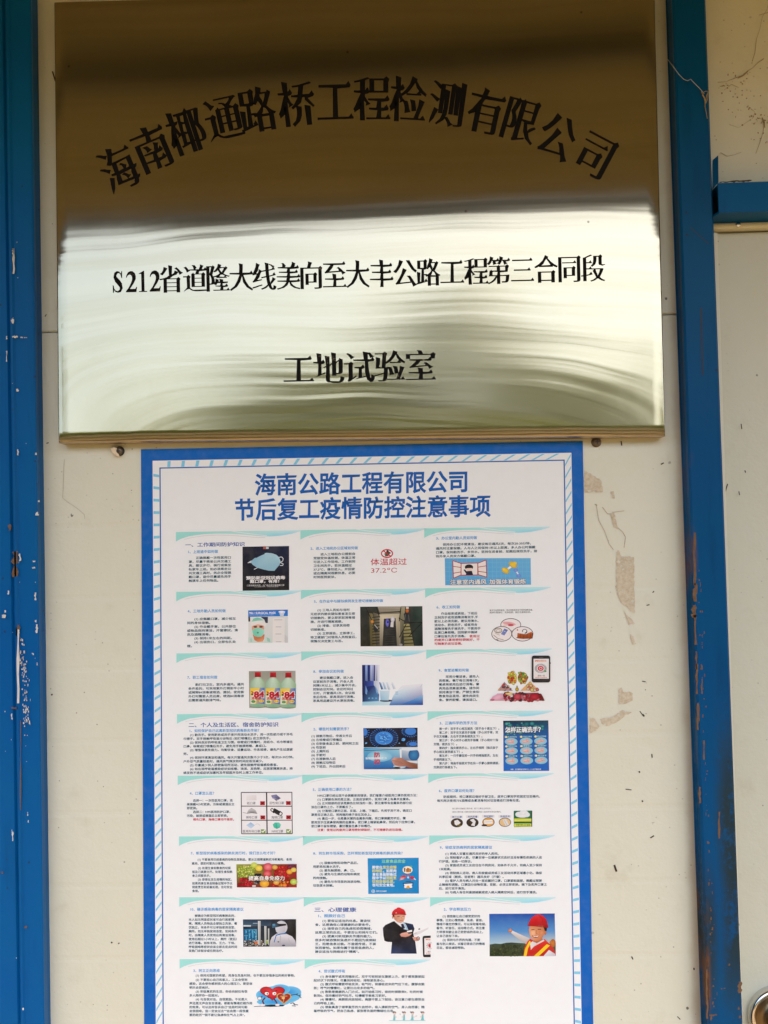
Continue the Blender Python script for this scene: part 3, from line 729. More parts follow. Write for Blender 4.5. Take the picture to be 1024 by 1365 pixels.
# ------------------------------------------------------------------ poster
POFF = .0012
def slope(y):
    return -.0000306*max(0.0, 1196-y)
class Ink:
    """flat print: polygons in photo points, each with its own ink, in thin layers"""
    def __init__(s, o=(0, 0), sc=1.0, base=.00004):
        s.V = []; s.F = []; s.C = []; s.o = o; s.s = sc; s.h = base
    def pt(s, x, y): return s.o[0]+x*s.s, s.o[1]+y*s.s
    def up(s): s.h += 4e-6
    def poly(s, pts, col, up=True):
        if up: s.up()
        b = len(s.V); cols = col if isinstance(col, list) else [col]*len(pts)
        for (x, y), c in zip(pts, cols):
            s.V.append(tuple(P(*s.pt(x, y), POFF+s.h))); s.C.append(c)
        s.F.append(tuple(range(b, b+len(pts))))
    def rect(s, x0, y0, x1, y1, col): s.poly([(x0, y0), (x1, y0), (x1, y1), (x0, y1)], col)
    def fan(s, cx, cy, rx, ry, col, cc=None, n=20, rot=0, up=True):
        if up: s.up()
        ca, sa = math.cos(rot), math.sin(rot); b = len(s.V)
        s.V.append(tuple(P(*s.pt(cx, cy), POFF+s.h))); s.C.append(cc or col)
        for k in range(n):
            w = 2*math.pi*k/n; x, y = rx*math.cos(w), ry*math.sin(w)
            s.V.append(tuple(P(*s.pt(cx+x*ca-y*sa, cy+x*sa+y*ca), POFF+s.h))); s.C.append(col)
        for k in range(n): s.F.append((b, b+1+k, b+1+(k+1) % n))
    def ring(s, cx, cy, rx, ry, w, col, n=24):
        pts = [(cx+rx*math.cos(2*math.pi*k/n), cy+ry*math.sin(2*math.pi*k/n)) for k in range(n+1)]
        s.line(pts, w, col)
    def line(s, pts, w, col):
        s.up()
        for (x0, y0), (x1, y1) in zip(pts, pts[1:]):
            d = math.hypot(x1-x0, y1-y0) or 1; nx, ny = -(y1-y0)/d*w/2, (x1-x0)/d*w/2
            s.poly([(x0+nx, y0+ny), (x1+nx, y1+ny), (x1-nx, y1-ny), (x0-nx, y0-ny)], col, False); s.h += 2e-7
    def width(s, body):
        return sum(1.0 if c == '　' else (.3 if c == ' ' else raw_glyph(c)[2]) for c in body)
    def text(s, body, x0, yc, x1, h, col, bold=.012, em=None, glyph=None, flat=False):
        """one line from x0 (to x1, or with a given em width), centred on yc, em height h"""
        em = em or (x1-x0)/s.width(body); s.up(); x = x0; X0, Y0 = s.pt(x0, yc); sl = 0 if flat else slope(Y0)
        for ch in body:
            if ch == '　': x += em; continue
            if ch == ' ': x += .3*em; continue
            if glyph: v, f, adv, ex = glyph(ch)
            else: (v, f, adv), ex = bold_glyph(ch, bold), []
            for q, ff, dz in [(v, f, 0)]+[(e, [tuple(range(len(e)))], 2e-6) for e in ex]:
                b = len(s.V)
                for gx, gy in q:
                    X, Y = s.pt(x+gx*em, yc-(gy-.38)*h)
                    s.V.append(tuple(P(X, Y+sl*(X-X0), POFF+s.h+dz))); s.C.append(col)
                s.F += [tuple(b+i for i in t_) for t_ in ff]
            x += adv*em
        return x
    def para(s, lines, x0, x1, y, pitch, h, col, red=()):
        em = (x1-x0)/max(s.width(l) for l in lines)
        for k, l in enumerate(lines):
            s.text(l, x0, y+k*pitch, None, h, RED if k in red else col, .028, em)
    def build(s, name, parent, label=None):
        o = mesh(name, s.V, s.F, M['print'], parent)
        a = o.data.color_attributes.new('ink', 'FLOAT_COLOR', 'POINT')
        a.data.foreach_set('color', [v for c in s.C for v in (lin(c[0])*.84, lin(c[1])*.84, lin(c[2])*.84, 1)])
        if label: o['label'] = label
        return o
BODY = (4, 78, 96); HEAD = (16, 148, 216); SEC = (14, 78, 164); RED = (205, 10, 50)
PAPER = (244, 248, 248); BLUE = (0, 100, 190); NAVY = (0, 96, 184); SKYB = (130, 210, 240)
post_o = thing('poster', 'blue bordered paper poster of epidemic precautions taped below the plaque', 'poster')
# outline corners (left edge, right edge) as lines in photo points
def LX(y): return 188+(y-599)*.0056
def RX(y): return 777+(y-588)*.01805
def TY(x): return 599-(x-188)*.0187
BY = 1394
pc = [(LX(BY), BY), (RX(BY), BY-.5), (777, 588), (188, 599)]
V = [tuple(P(x, y, POFF)) for x, y in pc]+[tuple(P(x, y, .0007)) for x, y in pc]
o = mesh('paper', V, [(0, 1, 2, 3), (0, 4, 5, 1), (1, 5, 6, 2), (2, 6, 7, 3), (3, 7, 4, 0)], M['print'], post_o)
a = o.data.color_attributes.new('ink', 'FLOAT_COLOR', 'POINT')
a.data.foreach_set('color', [v for _ in range(8) for v in (lin(PAPER[0])*.84, lin(PAPER[1])*.84, lin(PAPER[2])*.84, 1)])
def frame_pts(d):
    """the poster outline moved inwards by d"""
    return [(LX(BY-d)+d, BY-d), (RX(BY-d)-d, BY-d-.5), (777-d+.018*d, 588+d), (188+d, 599+d-.0187*d)]
I = Ink()
o4, i4 = frame_pts(0), frame_pts(15.5)
I.up()
for k in range(4):
    j = (k+1) % 4; I.poly([o4[k], o4[j], i4[j], i4[k]], BLUE, False)
a4, b4 = frame_pts(16.3), frame_pts(24.2)
def strip(p0, p1, q0, q1, n, lean):
    """slanted light blue bars between two parallel edges p and q"""
    for k in range(-1, n+1):
        ts = [(k+.0)/n, (k+.22)/n]; u = [t_+lean/n for t_ in ts]
        if min(ts+u) < 0 or max(ts+u) > 1: continue
        f_ = lambda a_, b_, t_: (a_[0]+(b_[0]-a_[0])*t_, a_[1]+(b_[1]-a_[1])*t_)
        I.poly([f_(p0, p1, ts[0]), f_(p0, p1, ts[1]), f_(q0, q1, u[1]), f_(q0, q1, u[0])], SKYB, False)
I.up()
strip(a4[3], a4[0], b4[3], b4[0], 46, -.38); strip(a4[2], a4[1], b4[2], b4[1], 47, .38)
strip(a4[3], a4[2], b4[3], b4[2], 29, -.42); strip(a4[0], a4[1], b4[0], b4[1], 29, .42)
c4_, d4 = frame_pts(24.6), frame_pts(26.2)
I.up()
for k in range(4):
    j = (k+1) % 4; I.poly([c4_[k], c4_[j], d4[j], d4[k]], NAVY, False)
I.build('border', post_o)
I = Ink()
I.text('海南公路工程有限公司', 339.5, 646.2, 625.5, 30.5, NAVY, .026)
I.text('节后复工疫情防控注意事项', 312.5, 679.6, 654.5, 30.5, NAVY, .026)
I.build('title', post_o)

COLX = {(1, 0): (234.5, 709.2), (2, 0): (235, 789), (3, 0): (235.3, 871), (4, 0): (236, 952), (5, 0): (237, 1034), (6, 0): (238.7, 1115), (7, 0): (239, 1196), (8, 0): (239.5, 1278.5),
        (1, 1): (400.6, 706.7), (2, 1): (401.2, 786.5), (3, 1): (401.7, 868.5), (4, 1): (402, 950.4), (5, 1): (403, 1032.8), (6, 1): (404, 1114.6), (7, 1): (405, 1196), (8, 1): (406.3, 1278.8),
        (1, 2): (565.6, 704.4), (2, 2): (566.8, 784.2), (3, 2): (568.3, 866), (4, 2): (570, 948.3), (5, 2): (571, 1031.3), (6, 2): (572.3, 1113.7), (7, 2): (573.5, 1196)}
ZO = {1: 700, 2: 780, 3: 865, 4: 945, 5: 1030, 6: 1115, 7: 1195, 8: 1265}; ZX = (220, 395, 560); ZS = 190/1024
_low = [(0, 68), (40, 47), (100, 30), (200, 18), (300, 15), (400, 18), (500, 27), (600, 38), (680, 42), (760, 36), (840, 22), (897, 6)]
def banner(row, colm):
    x0, y0 = COLX[(row, colm)]; I = Ink((x0, y0), ZS*(167.3/166.5)); sl = slope(y0)
    def low(x):
        for (xa, ya), (xb, yb_) in zip(_low, _low[1:]):
            if x <= xb: return ya+(yb_-ya)*(x-xa)/(xb-xa)
        return 6
    n = 28; I.up(); t0, t1 = (164, 232, 224), (206, 242, 244)
    def cc(x, k):
        f_ = min(1, max(0, (x-200)/600)); c = [a_+(b_-a_)*f_ for a_, b_ in zip(t0, t1)]
        if k and x > 560: g_ = min(1, (x-560)/150)*(1-max(0, (x-800)/110)); c = [c[0]-50*g_, c[1]-14*g_, c[2]+2*g_]
        return tuple(c)
    for k in range(n):
        xa, xb = 897*k/n, 897*(k+1)/n
        I.poly([(xa, sl*xa), (xb, sl*xb), (xb, max(low(xb), 1)+sl*xb), (xa, low(xa)+sl*xa)], [cc(xa, 0), cc(xb, 0), cc(xb, 1), cc(xa, 1)], False)
    I.line([(x, y+sl*x) for x, y in ((395, -1), (450, 8), (520, 19), (600, 30), (650, 36))], 5, (240, 244, 244))
    I.line([(x, y+sl*x) for x, y in ((60, 54), (120, 40), (200, 30), (290, 26), (380, 29), (480, 38), (560, 46), (640, 49))], 2.2, (203, 205, 208))
    return I.build('tip_panel', post_o)
def panel(row, colm, draw, heads, paras, pic_label=None):
    b = banner(row, colm); org = (ZX[colm], ZO[row])
    I = Ink(org, ZS)
    for body, x0, x1, y, h, c in heads: I.text(body, x0, y, x1, h*1.18, c, .02)
    I.build('heading', b)
    I = Ink(org, ZS)
    for p in paras:
        I.para(*p[:6], BODY, p[6] if len(p) > 6 else ())
        if len(p) > 7:
            for body, x0, x1, y, h in p[7]: I.text(body, x0, y, x1, h, RED, .028)
    I.build('paragraph', b)
    if draw:
        I = Ink(org, ZS); draw(I); I.build('picture', b, pic_label)
def blobs(I, rg, n, x0, y0, x1, y1, r0, r1, cols, inside=None):
    for _ in range(n):
        x, y = rg.uniform(x0, x1), rg.uniform(y0, y1)
        if inside and not inside(x, y): continue
        c = rg.choice(cols); rr_ = rg.uniform(r0, r1)
        I.fan(x, y, rr_, rr_*rg.uniform(.7, 1), tuple(v*.62 for v in c), tuple(min(255, v*1.15) for v in c), 9, rg.uniform(0, 3))

# -- row 1
def d11(I):
    I.poly([(557, 155), (892, 150), (893, 467), (558, 472)], [(22, 26, 48), (26, 34, 66), (24, 24, 26), (24, 24, 26)])
    I.rect(706, 156, 724, 172, (190, 90, 70)); I.rect(726, 155, 745, 171, (205, 205, 210))
    for pts in ([(815, 232), (838, 228), (850, 240), (846, 258), (828, 268)], [(826, 268), (850, 278), (846, 290), (826, 290)], [(640, 318), (664, 306)], [(596, 272), (622, 256)], [(600, 268), (634, 270)]): I.line(pts, 5, (225, 228, 232))
    I.poly([(614, 264), (640, 240), (676, 219), (706, 205), (730, 199), (768, 202), (800, 213), (820, 232), (831, 262), (822, 286), (786, 328), (746, 327), (706, 318), (664, 306), (632, 286)],
           [(140, 190, 212)]*3+[(176, 214, 226)]*6+[(150, 196, 214)]*6)
    for k in range(6): I.line([(676+k*20, 222+k*3), (690+k*16, 300+k*3)], 2, (158, 203, 218))
    I.line([(652, 234), (684, 218), (716, 204)], 7, (26, 40, 66))
    I.text('预防新型冠状病毒', 583, 380, 865, 27, (245, 245, 245), .035); I.text('戴口罩，有用！', 610, 405, 842, 25, (245, 245, 245), .035)
    I.text('口罩佩戴有讲究，出门请全程正确佩戴口罩', 588, 434, 858, 14, (205, 205, 205)); I.text('人人做好防护，共同抗击疫情', 640, 443, 815, 9, (180, 180, 180))
panel(1, 0, d11, [('一、工作期间防护知识', 145, 575, 142, 27, SEC), ('1、上班途中如何做', 163, 382, 192, 21, HEAD)],
      [(['　　正确佩戴一次性医用口', '罩，尽量不乘坐公共交通工', '具，建议步行、骑行或乘坐', '私家车上班。如必须乘坐公', '共交通工具时，务必全程佩', '戴口罩，途中尽量避免用手', '触摸车上任何物品。'], 170, 476, 236, 27.3, 20)], 'picture of a pale blue mask on black')
def d12(I):
    for pts in ([(640, 192), (662, 192), (664, 222), (638, 224)], [(655, 186), (676, 194), (668, 214), (650, 206)]): I.poly(pts, (70, 84, 60))
    I.fan(656, 188, 9, 8, (50, 60, 50)); I.line([(630, 208), (680, 200)], 6, (60, 66, 50))
    I.ring(652, 204, 40, 28, 9, (205, 30, 45)); I.line([(625, 184), (680, 224)], 8, (205, 30, 45))
    I.text('体温超过', 533, 265, 796, 52, (200, 30, 60), .008); I.text('37.2℃', 533, 325, 728, 46, (195, 30, 60), .0)
panel(1, 1, d12, [('2、进入工地和办公区域如何做', 102, 444, 168, 20, HEAD)],
      [(['　　进入工地和办公楼前自', '觉接受体温检测，体温正常', '可进入工作场地，工作前到', '卫生间洗手。若体温超过', '37.2℃，请勿进入，并回家', '或在隔离间观察休息，必要', '时到医院就诊。'], 123, 425, 210, 27.3, 20)], 'red no entry sign over red temperature limit')
def d13(I):
    I.poly([(178, 238), (795, 237), (798, 428), (181, 432)], [(96, 176, 226), (110, 186, 230), (98, 178, 228), (92, 172, 222)])
    for k in range(1, 20): I.line([(178+k*31, 239), (180+k*31, 431)], 2, (126, 196, 234))
    for k in range(1, 6): I.line([(180, 238+k*32), (796, 237+k*32)], 2, (126, 196, 234))
    RD_ = (180, 45, 50); WH = (240, 234, 228)
    for pl in ([(235, 255), (295, 275), (295, 358), (240, 382)], [(415, 274), (475, 250), (480, 374), (418, 356)], [(295, 275), (415, 272), (415, 358), (295, 360)]):
        I.poly(pl, WH); I.line(pl+[pl[0]], 6, RD_)
    for a_, b_ in (((236, 296), (295, 304)), ((238, 346), (295, 336)), ((416, 302), (478, 292)), ((417, 332), (479, 340))): I.line([a_, b_], 5, RD_)
    I.fan(352, 302, 30, 20, (25, 22, 30)); I.fan(353, 314, 21, 15, (245, 215, 200)); I.poly([(326, 298), (378, 298), (374, 308), (330, 310)], (25, 22, 30))
    I.poly([(337, 330), (372, 328), (382, 358), (328, 359)], (28, 30, 52)); I.poly([(312, 320), (322, 318), (342, 338), (332, 350)], (28, 30, 52))
    I.line([(626, 318), (662, 292)], 14, (245, 245, 245)); 
    for cx, cy, rx, ry in ((668, 284, 33, 22), (614, 326, 30, 21)): I.fan(cx, cy, rx, ry, (214, 176, 50), (246, 214, 70), 9, .5)
    I.fan(684, 272, 12, 10, (240, 205, 70)); I.fan(602, 316, 10, 9, (246, 214, 80))
    I.line([(690, 326), (710, 362)], 9, (250, 250, 250)); I.fan(688, 324, 17, 12, (110, 140, 220), (140, 165, 235)); I.fan(709, 364, 17, 12, (110, 140, 220), (140, 165, 235))
    for c, w, dy in (((30, 80, 130), .085, 1), ((240, 240, 236), .03, 0)):
        I.text('注意室内通风', 216, 410+dy, 478, 38, c, w); I.text('加强体育锻炼', 498, 407+dy, 762, 38, c, w)
panel(1, 2, d13, [('3、办公室内勤人员如何做', 115, 410, 94, 21, HEAD)],
      [(['　　保持办公区环境清洁，建议每日通风3次，每次20-30分钟，', '通风时注意保暖。人与人之间保持1米以上距离，多人办公时佩戴', '口罩。保持勤洗手、多饮水，坚持在进食前、如厕后规范洗手，接', '待外来人员双方佩戴口罩。'], 113, 842, 140, 28, 20)], 'blue picture of an open window and yellow dumbbell')
# -- row 2
def d21(I):
    I.poly([(598, 180), (883, 176), (884, 411), (600, 414)], [(228, 230, 226), (226, 230, 228), (214, 220, 216), (222, 226, 222)])
    I.poly([(598, 228), (612, 228), (612, 262), (600, 262)], (60, 62, 66)); I.poly([(690, 228), (740, 228), (739, 272), (700, 272)], [(40, 44, 66), (46, 50, 74), (62, 66, 90), (50, 52, 76)])
    I.poly([(598, 182), (883, 176), (883, 222), (598, 228)], [(30, 112, 204)]*2+[(38, 128, 214)]*2)
    I.text('95L1 SURGICAL MASK', 606, 200, 798, 22, (240, 244, 250), .03); I.text('NON WOVEN FABRIC MASK / HYGIENE', 608, 215, 780, 9, (200, 220, 240), .0)
    I.fan(840, 192, 25, 8, (240, 244, 250)); I.poly([(822, 200), (858, 200), (852, 220), (828, 220)], (225, 235, 246)); I.line([(862, 188), (858, 200)], 5, (235, 240, 250)); I.line([(826, 208), (856, 208)], 2, (60, 120, 200))
    sx = lambda x: (x*.0635-0)/ZS+(325-220)/ZS; sy = lambda y: y*.0635/ZS+(805-780)/ZS
    q = lambda pts: [(sx(x), sy(y)) for x, y in pts]
    I.poly(q([(95, 705), (190, 690), (260, 790), (420, 790), (460, 690), (600, 745), (600, 818), (95, 818)]), [(206, 226, 216)]*8)
    I.poly(q([(480, 700), (545, 730), (560, 800), (500, 790)]), (158, 206, 190)); I.poly(q([(130, 730), (170, 720), (180, 800), (140, 800)]), (176, 214, 200))
    I.poly(q([(190, 640), (440, 640), (425, 740), (400, 790), (300, 800), (225, 760)]), [(214, 128, 84), (206, 118, 76), (190, 100, 62), (236, 170, 120), (226, 150, 100), (206, 122, 80)])
    I.fan(sx(300), sy(510), 130*.342, 155*.342, (226, 160, 130), (240, 200, 176), 24)
    I.poly(q([(150, 400), (175, 320), (240, 280), (300, 270), (370, 285), (430, 330), (460, 400), (420, 400), (300, 350), (190, 380)]), [(226, 236, 226)]*10)
    I.poly(q([(165, 375), (200, 310), (290, 285), (380, 310), (420, 350), (300, 350)]), [(150, 216, 196), (120, 204, 178), (96, 192, 164), (140, 210, 190), (190, 226, 214), (130, 206, 184)])
    I.poly(q([(140, 400), (200, 372), (300, 352), (420, 372), (490, 420), (450, 470), (300, 425), (170, 470)]), [(236, 232, 226)]*8)
    for ex in (245, 362): I.fan(sx(ex), sy(484), 14, 6, (120, 66, 50), (50, 26, 22), 12)
    I.line(q([(200, 465), (280, 462)]), 4, (150, 96, 70)); I.line(q([(330, 460), (410, 462)]), 4, (150, 96, 70))
    I.poly(q([(178, 545), (230, 520), (300, 503), (370, 520), (432, 545), (428, 600), (410, 650), (370, 688), (300, 697), (225, 674), (188, 615)]), [(140, 222, 196), (128, 214, 186), (112, 204, 172), (146, 224, 200), (180, 232, 216), (164, 226, 206), (150, 222, 200), (130, 220, 194), (116, 212, 182), (116, 210, 180), (130, 218, 190)])
    I.fan(sx(295), sy(605), 8, 7, (80, 170, 140), (60, 150, 124), 8)
    I.poly(q([(610, 300), (860, 300), (855, 810), (605, 810)]), (236, 234, 230)); I.poly(q([(860, 640), (925, 700), (925, 815), (860, 815)]), (206, 208, 208))
    for yy, a_, b_ in ((335, 640, 810), (482, 672, 790), (632, 666, 790), (795, 675, 790)): I.line(q([(a_, yy), (b_, yy)]), 4, (178, 176, 172))
panel(2, 0, d21, [('4、工地外勤人员如何做', 163, 437, 187, 21, HEAD)],
      [(['　　(1) 应佩戴口罩，减少相互', '间的身体接触。', '　　(2) 作业戴手套，公共部位', '或物品保持清洁，开窗擦拭，清', '洗及酒精消毒。', '　　(3) 保持1米左右的间距。', '　　(4) 出现伤口，立即包扎处', '理。'], 158, 525, 244, 27.7, 20)], 'picture of a face behind a green surgical mask')
def d22(I):
    I.poly([(459, 155), (906, 151), (910, 437), (462, 440)], [(44, 46, 40), (52, 60, 52), (30, 38, 34), (40, 38, 28)])
    I.poly([(585, 155), (752, 153), (742, 200), (602, 208)], [(168, 160, 140), (184, 178, 158), (150, 142, 120), (140, 132, 110)])
    for k in range(4): I.line([(590+k*3, 166+k*11), (750-k*2, 163+k*11)], 3, (120, 114, 98))
    I.poly([(598, 210), (746, 203), (748, 436), (724, 436), (714, 236), (630, 241), (620, 436), (600, 436)], [(206, 196, 168), (190, 180, 150), (136, 128, 104), (110, 104, 86), (200, 190, 160), (214, 204, 176), (110, 104, 84), (120, 112, 90)])
    I.poly([(629, 242), (714, 237), (722, 436), (621, 436)], [(52, 54, 56), (40, 42, 44), (28, 30, 30), (34, 34, 32)])
    for k in range(7): I.line([(640, 320+k*17), (706, 318+k*17)], 3, (62, 58, 46))
    I.poly([(524, 200), (548, 205), (596, 436), (532, 438)], [(110, 100, 60), (128, 118, 74), (106, 98, 56), (78, 70, 40)])
    I.poly([(552, 196), (596, 210), (600, 436), (574, 436)], [(92, 88, 70), (126, 120, 96), (90, 84, 64), (66, 62, 48)])
    for k in range(10): I.line([(545, 232+k*21), (600, 226+k*21)], 6, (24, 24, 20))
    I.poly([(768, 280), (812, 276), (846, 436), (776, 437)], [(150, 144, 92), (166, 160, 104), (130, 124, 74), (110, 104, 60)])
    for k in range(6): I.line([(770, 300+k*24), (826+k*3, 296+k*24)], 8, (48, 46, 34))
    I.poly([(748, 155), (782, 155), (772, 300), (748, 436)], [(150, 146, 116), (170, 164, 128), (96, 92, 70), (70, 66, 50)])
    I.poly([(836, 154), (906, 151), (910, 437), (850, 437)], [(40, 58, 52), (56, 76, 68), (24, 34, 32), (34, 48, 42)])
    I.poly([(459, 155), (508, 155), (520, 438), (462, 440)], [(50, 56, 50), (40, 46, 42), (34, 32, 22), (48, 46, 32)])
    for a_, b_ in (((500, 160), (560, 290)), ((576, 160), (600, 232)), ((736, 236), (800, 272)), ((740, 376), (790, 280)), ((790, 272), (906, 266)), ((806, 372), (906, 268)), ((752, 160), (740, 260)), ((592, 200), (746, 190))): I.line([a_, b_], 6, (18, 18, 16))
    I.poly([(556, 284), (582, 286), (588, 326), (566, 336), (554, 318)], (30, 34, 36)); I.line([(562, 284), (586, 312)], 7, (170, 168, 160)); I.fan(546, 262, 11, 13, (190, 110, 20), (235, 160, 50), 12)
    I.poly([(772, 205), (790, 196), (826, 205), (822, 250), (812, 278), (780, 276)], (44, 46, 48)); I.line([(784, 210), (778, 250)], 6, (96, 98, 96)); I.line([(806, 212), (812, 262)], 6, (84, 86, 84)); I.fan(797, 184, 13, 15, (170, 80, 20), (214, 120, 46), 12); I.rect(788, 154, 808, 170, (210, 206, 196))
    I.fan(655, 270, 13, 30, (90, 90, 180), (140, 140, 220), 12); I.fan(658, 266, 7, 9, (50, 44, 160)); I.fan(693, 245, 15, 22, (190, 188, 196), (235, 232, 236), 12); I.poly([(680, 264), (700, 260), (698, 302), (676, 300)], (216, 214, 210))
    I.fan(752, 428, 12, 8, (150, 150, 146))
panel(2, 1, d22, [('5、在作业中与疑似病例发生密切接触如何做', 127, 625, 117, 20, HEAD)],
      [(['　　(1) 工地人员如与当时', '无症状的肺炎疑似患者发生密', '切接触的，要立即采取消毒措', '施，并进行隔离观察。', '　　(2) 排查、记录其他密', '切接触者。', '　　(3) 立即报告，立即停工，', '待卫健部门对现场人员检查后，', '视情况决定复工与否。'], 102, 448, 180, 27.9, 20)], 'dark picture of workers on scaffold stairs')
def d23(I):
    I.text('每次外出回到家后，务必彻底清洗双手再用酒精消毒，', 500, 181, 820, 14, (70, 66, 66), .01); I.text('脱掉外套挂好，洗净脸部，换好衣服再休息。', 500, 197, 806, 14, (70, 66, 66), .01)
    for cx, cy, rx, ry in ((652, 285, 72, 45), (587, 350, 72, 53), (736, 350, 76, 52)):
        I.fan(cx, cy, rx, ry, (242, 236, 234), (246, 240, 240), 28); I.ring(cx, cy, rx, ry, 4.5, (60, 56, 56), 28)
    I.fan(640, 276, 50, 13, (236, 190, 190), (226, 150, 156), 14, .15); I.fan(652, 287, 22, 8, (206, 70, 84), (200, 80, 92), 12); I.fan(612, 290, 16, 8, (240, 214, 206))
    I.ring(562, 326, 26, 17, 5, (130, 118, 70)); I.ring(562, 328, 15, 9, 3, (140, 130, 90)); I.poly([(606, 312), (632, 322), (606, 362), (580, 352)], [(110, 126, 190), (90, 108, 176), (120, 136, 196), (140, 150, 206)]); I.line([(602, 330), (616, 336)], 4, (210, 214, 236))
    I.line([(528, 358), (560, 384), (600, 392)], 4, (150, 140, 110)); I.line([(540, 346), (574, 360)], 4, (190, 180, 150)); I.line([(548, 390), (562, 396)], 6, (50, 46, 40))
    I.poly([(700, 344), (760, 352), (802, 334), (814, 352), (808, 384), (740, 386), (698, 382)], [(196, 104, 46), (170, 80, 30), (200, 110, 50), (184, 92, 38), (150, 66, 24), (140, 60, 22), (160, 76, 30)])
    for k in range(4): I.line([(722+k*24, 348), (720+k*24, 384)], 3, (110, 46, 18))
    I.fan(752, 332, 19, 17, (30, 30, 30), (34, 34, 34)); I.fan(752, 330, 13, 11, (240, 240, 238)); I.fan(744, 342, 10, 9, (240, 240, 236)); I.fan(700, 322, 6, 5, (206, 90, 50)); I.line([(808, 346), (806, 380)], 5, (30, 26, 24)); I.line([(690, 382), (700, 372)], 3, (60, 40, 30))
panel(2, 2, d23, [('6、收工如何做', 118, 288, 158, 21, HEAD)],
      [(['　　作业结束或换班，下班后', '立刻洗手或用酒精消毒双手,手', '脏以上必须洗刷，建议用清水、', '流动水、肥皂洗手，或者用含', '酒精消毒洗手液洗手，不要用手', '乱摸口鼻眼睛。回到家中摘掉', '口罩后首先洗手消毒。'], 103, 436, 205, 27.2, 20, (), [('使用过', 355, 430, 367, 20), ('的废弃口罩用密封袋装好，不', 103, 430, 394, 20), ('可随意扔进垃圾桶。', 103, 318, 421, 20)])], 'three outlined circles of hands, phone and brown box')
# -- row 3
def d31(I):
    I.poly([(603, 160), (938, 157), (940, 420), (605, 425)], [(150, 150, 134), (168, 166, 152), (196, 192, 180), (176, 174, 162)])
    for k, cx in enumerate((667, 777, 886)):
        dy = k*2; W2 = 53 if k < 2 else 56
        I.fan(cx, 413+dy, 56, 12, (140, 138, 126), (116, 116, 104), 18)
        L_, Mi, R_ = (148, 186, 154), (206, 228, 204), (150, 184, 142)
        body = [(cx-18, 202+dy), (cx-30, 212+dy), (cx-48, 228+dy), (cx-W2, 250+dy), (cx-W2, 405+dy), (cx-W2+10, 416+dy), (cx, 418+dy)]
        I.poly(body+[(cx, 202+dy)], [L_]*6+[(120, 184, 140), Mi]); I.poly([(2*cx-x, y) for x, y in body]+[(cx, 202+dy)], [R_]*6+[(120, 184, 140), Mi])
        I.poly([(cx-21, 167+dy), (cx+21, 165+dy), (cx+23, 202+dy), (cx-22, 203+dy)], [(190, 26, 40), (214, 44, 54), (160, 16, 30), (150, 14, 28)])
        for q in range(5): I.line([(cx-16+q*8, 170+dy), (cx-16+q*8, 200+dy)], 2, (150, 14, 28))
        I.poly([(cx-W2, 282+dy), (cx+W2-4, 278+dy), (cx+W2-4, 396+dy), (cx-W2, 394+dy)], [(236, 206, 60), (60, 120, 206), (36, 100, 196), (240, 210, 70)])
        I.poly([(cx-W2, 282+dy), (cx+14, 280+dy), (cx-14, 395+dy), (cx-W2, 394+dy)], [(240, 200, 50), (246, 216, 90), (240, 206, 60), (246, 222, 110)])
        I.poly([(cx-W2, 336+dy), (cx-6, 336+dy), (cx-20, 395+dy), (cx-W2, 394+dy)], (232, 232, 210))
        I.text('84', cx-28, 325+dy, cx+46, 62, (250, 244, 240), .10); I.text('84', cx-28, 325+dy, cx+46, 60, (196, 20, 44), .05)
        I.line([(cx-46, 304+dy), (cx-30, 318+dy)], 8, (200, 40, 60)); I.fan(cx-40, 326+dy, 8, 7, (40, 50, 80))
        I.text('消毒液', cx-48, 354+dy, cx+24, 24, (200, 30, 46), .03); I.fan(cx-32, 378+dy, 15, 10, (60, 140, 70), (110, 180, 90), 12); I.fan(cx+26, 374+dy, 19, 11, (240, 210, 60), (250, 232, 120), 14); I.text('杀菌', cx+12, 374+dy, cx+40, 10, (190, 40, 40))
panel(3, 0, d31, [('7、职工宿舍如何做', 160, 377, 205, 21, HEAD)],
      [(['　　勤打扫卫生，室内多通风。通风', '条件差的，可采用紫外灯照射半小时', '或稀释84消毒液喷洒、擦拭。使用紫', '外灯时需要人员远离，喷洒84消毒液', '后需要通风散排气味。'], 168, 568, 257, 28, 20)], 'picture of three red capped disinfectant bottles')
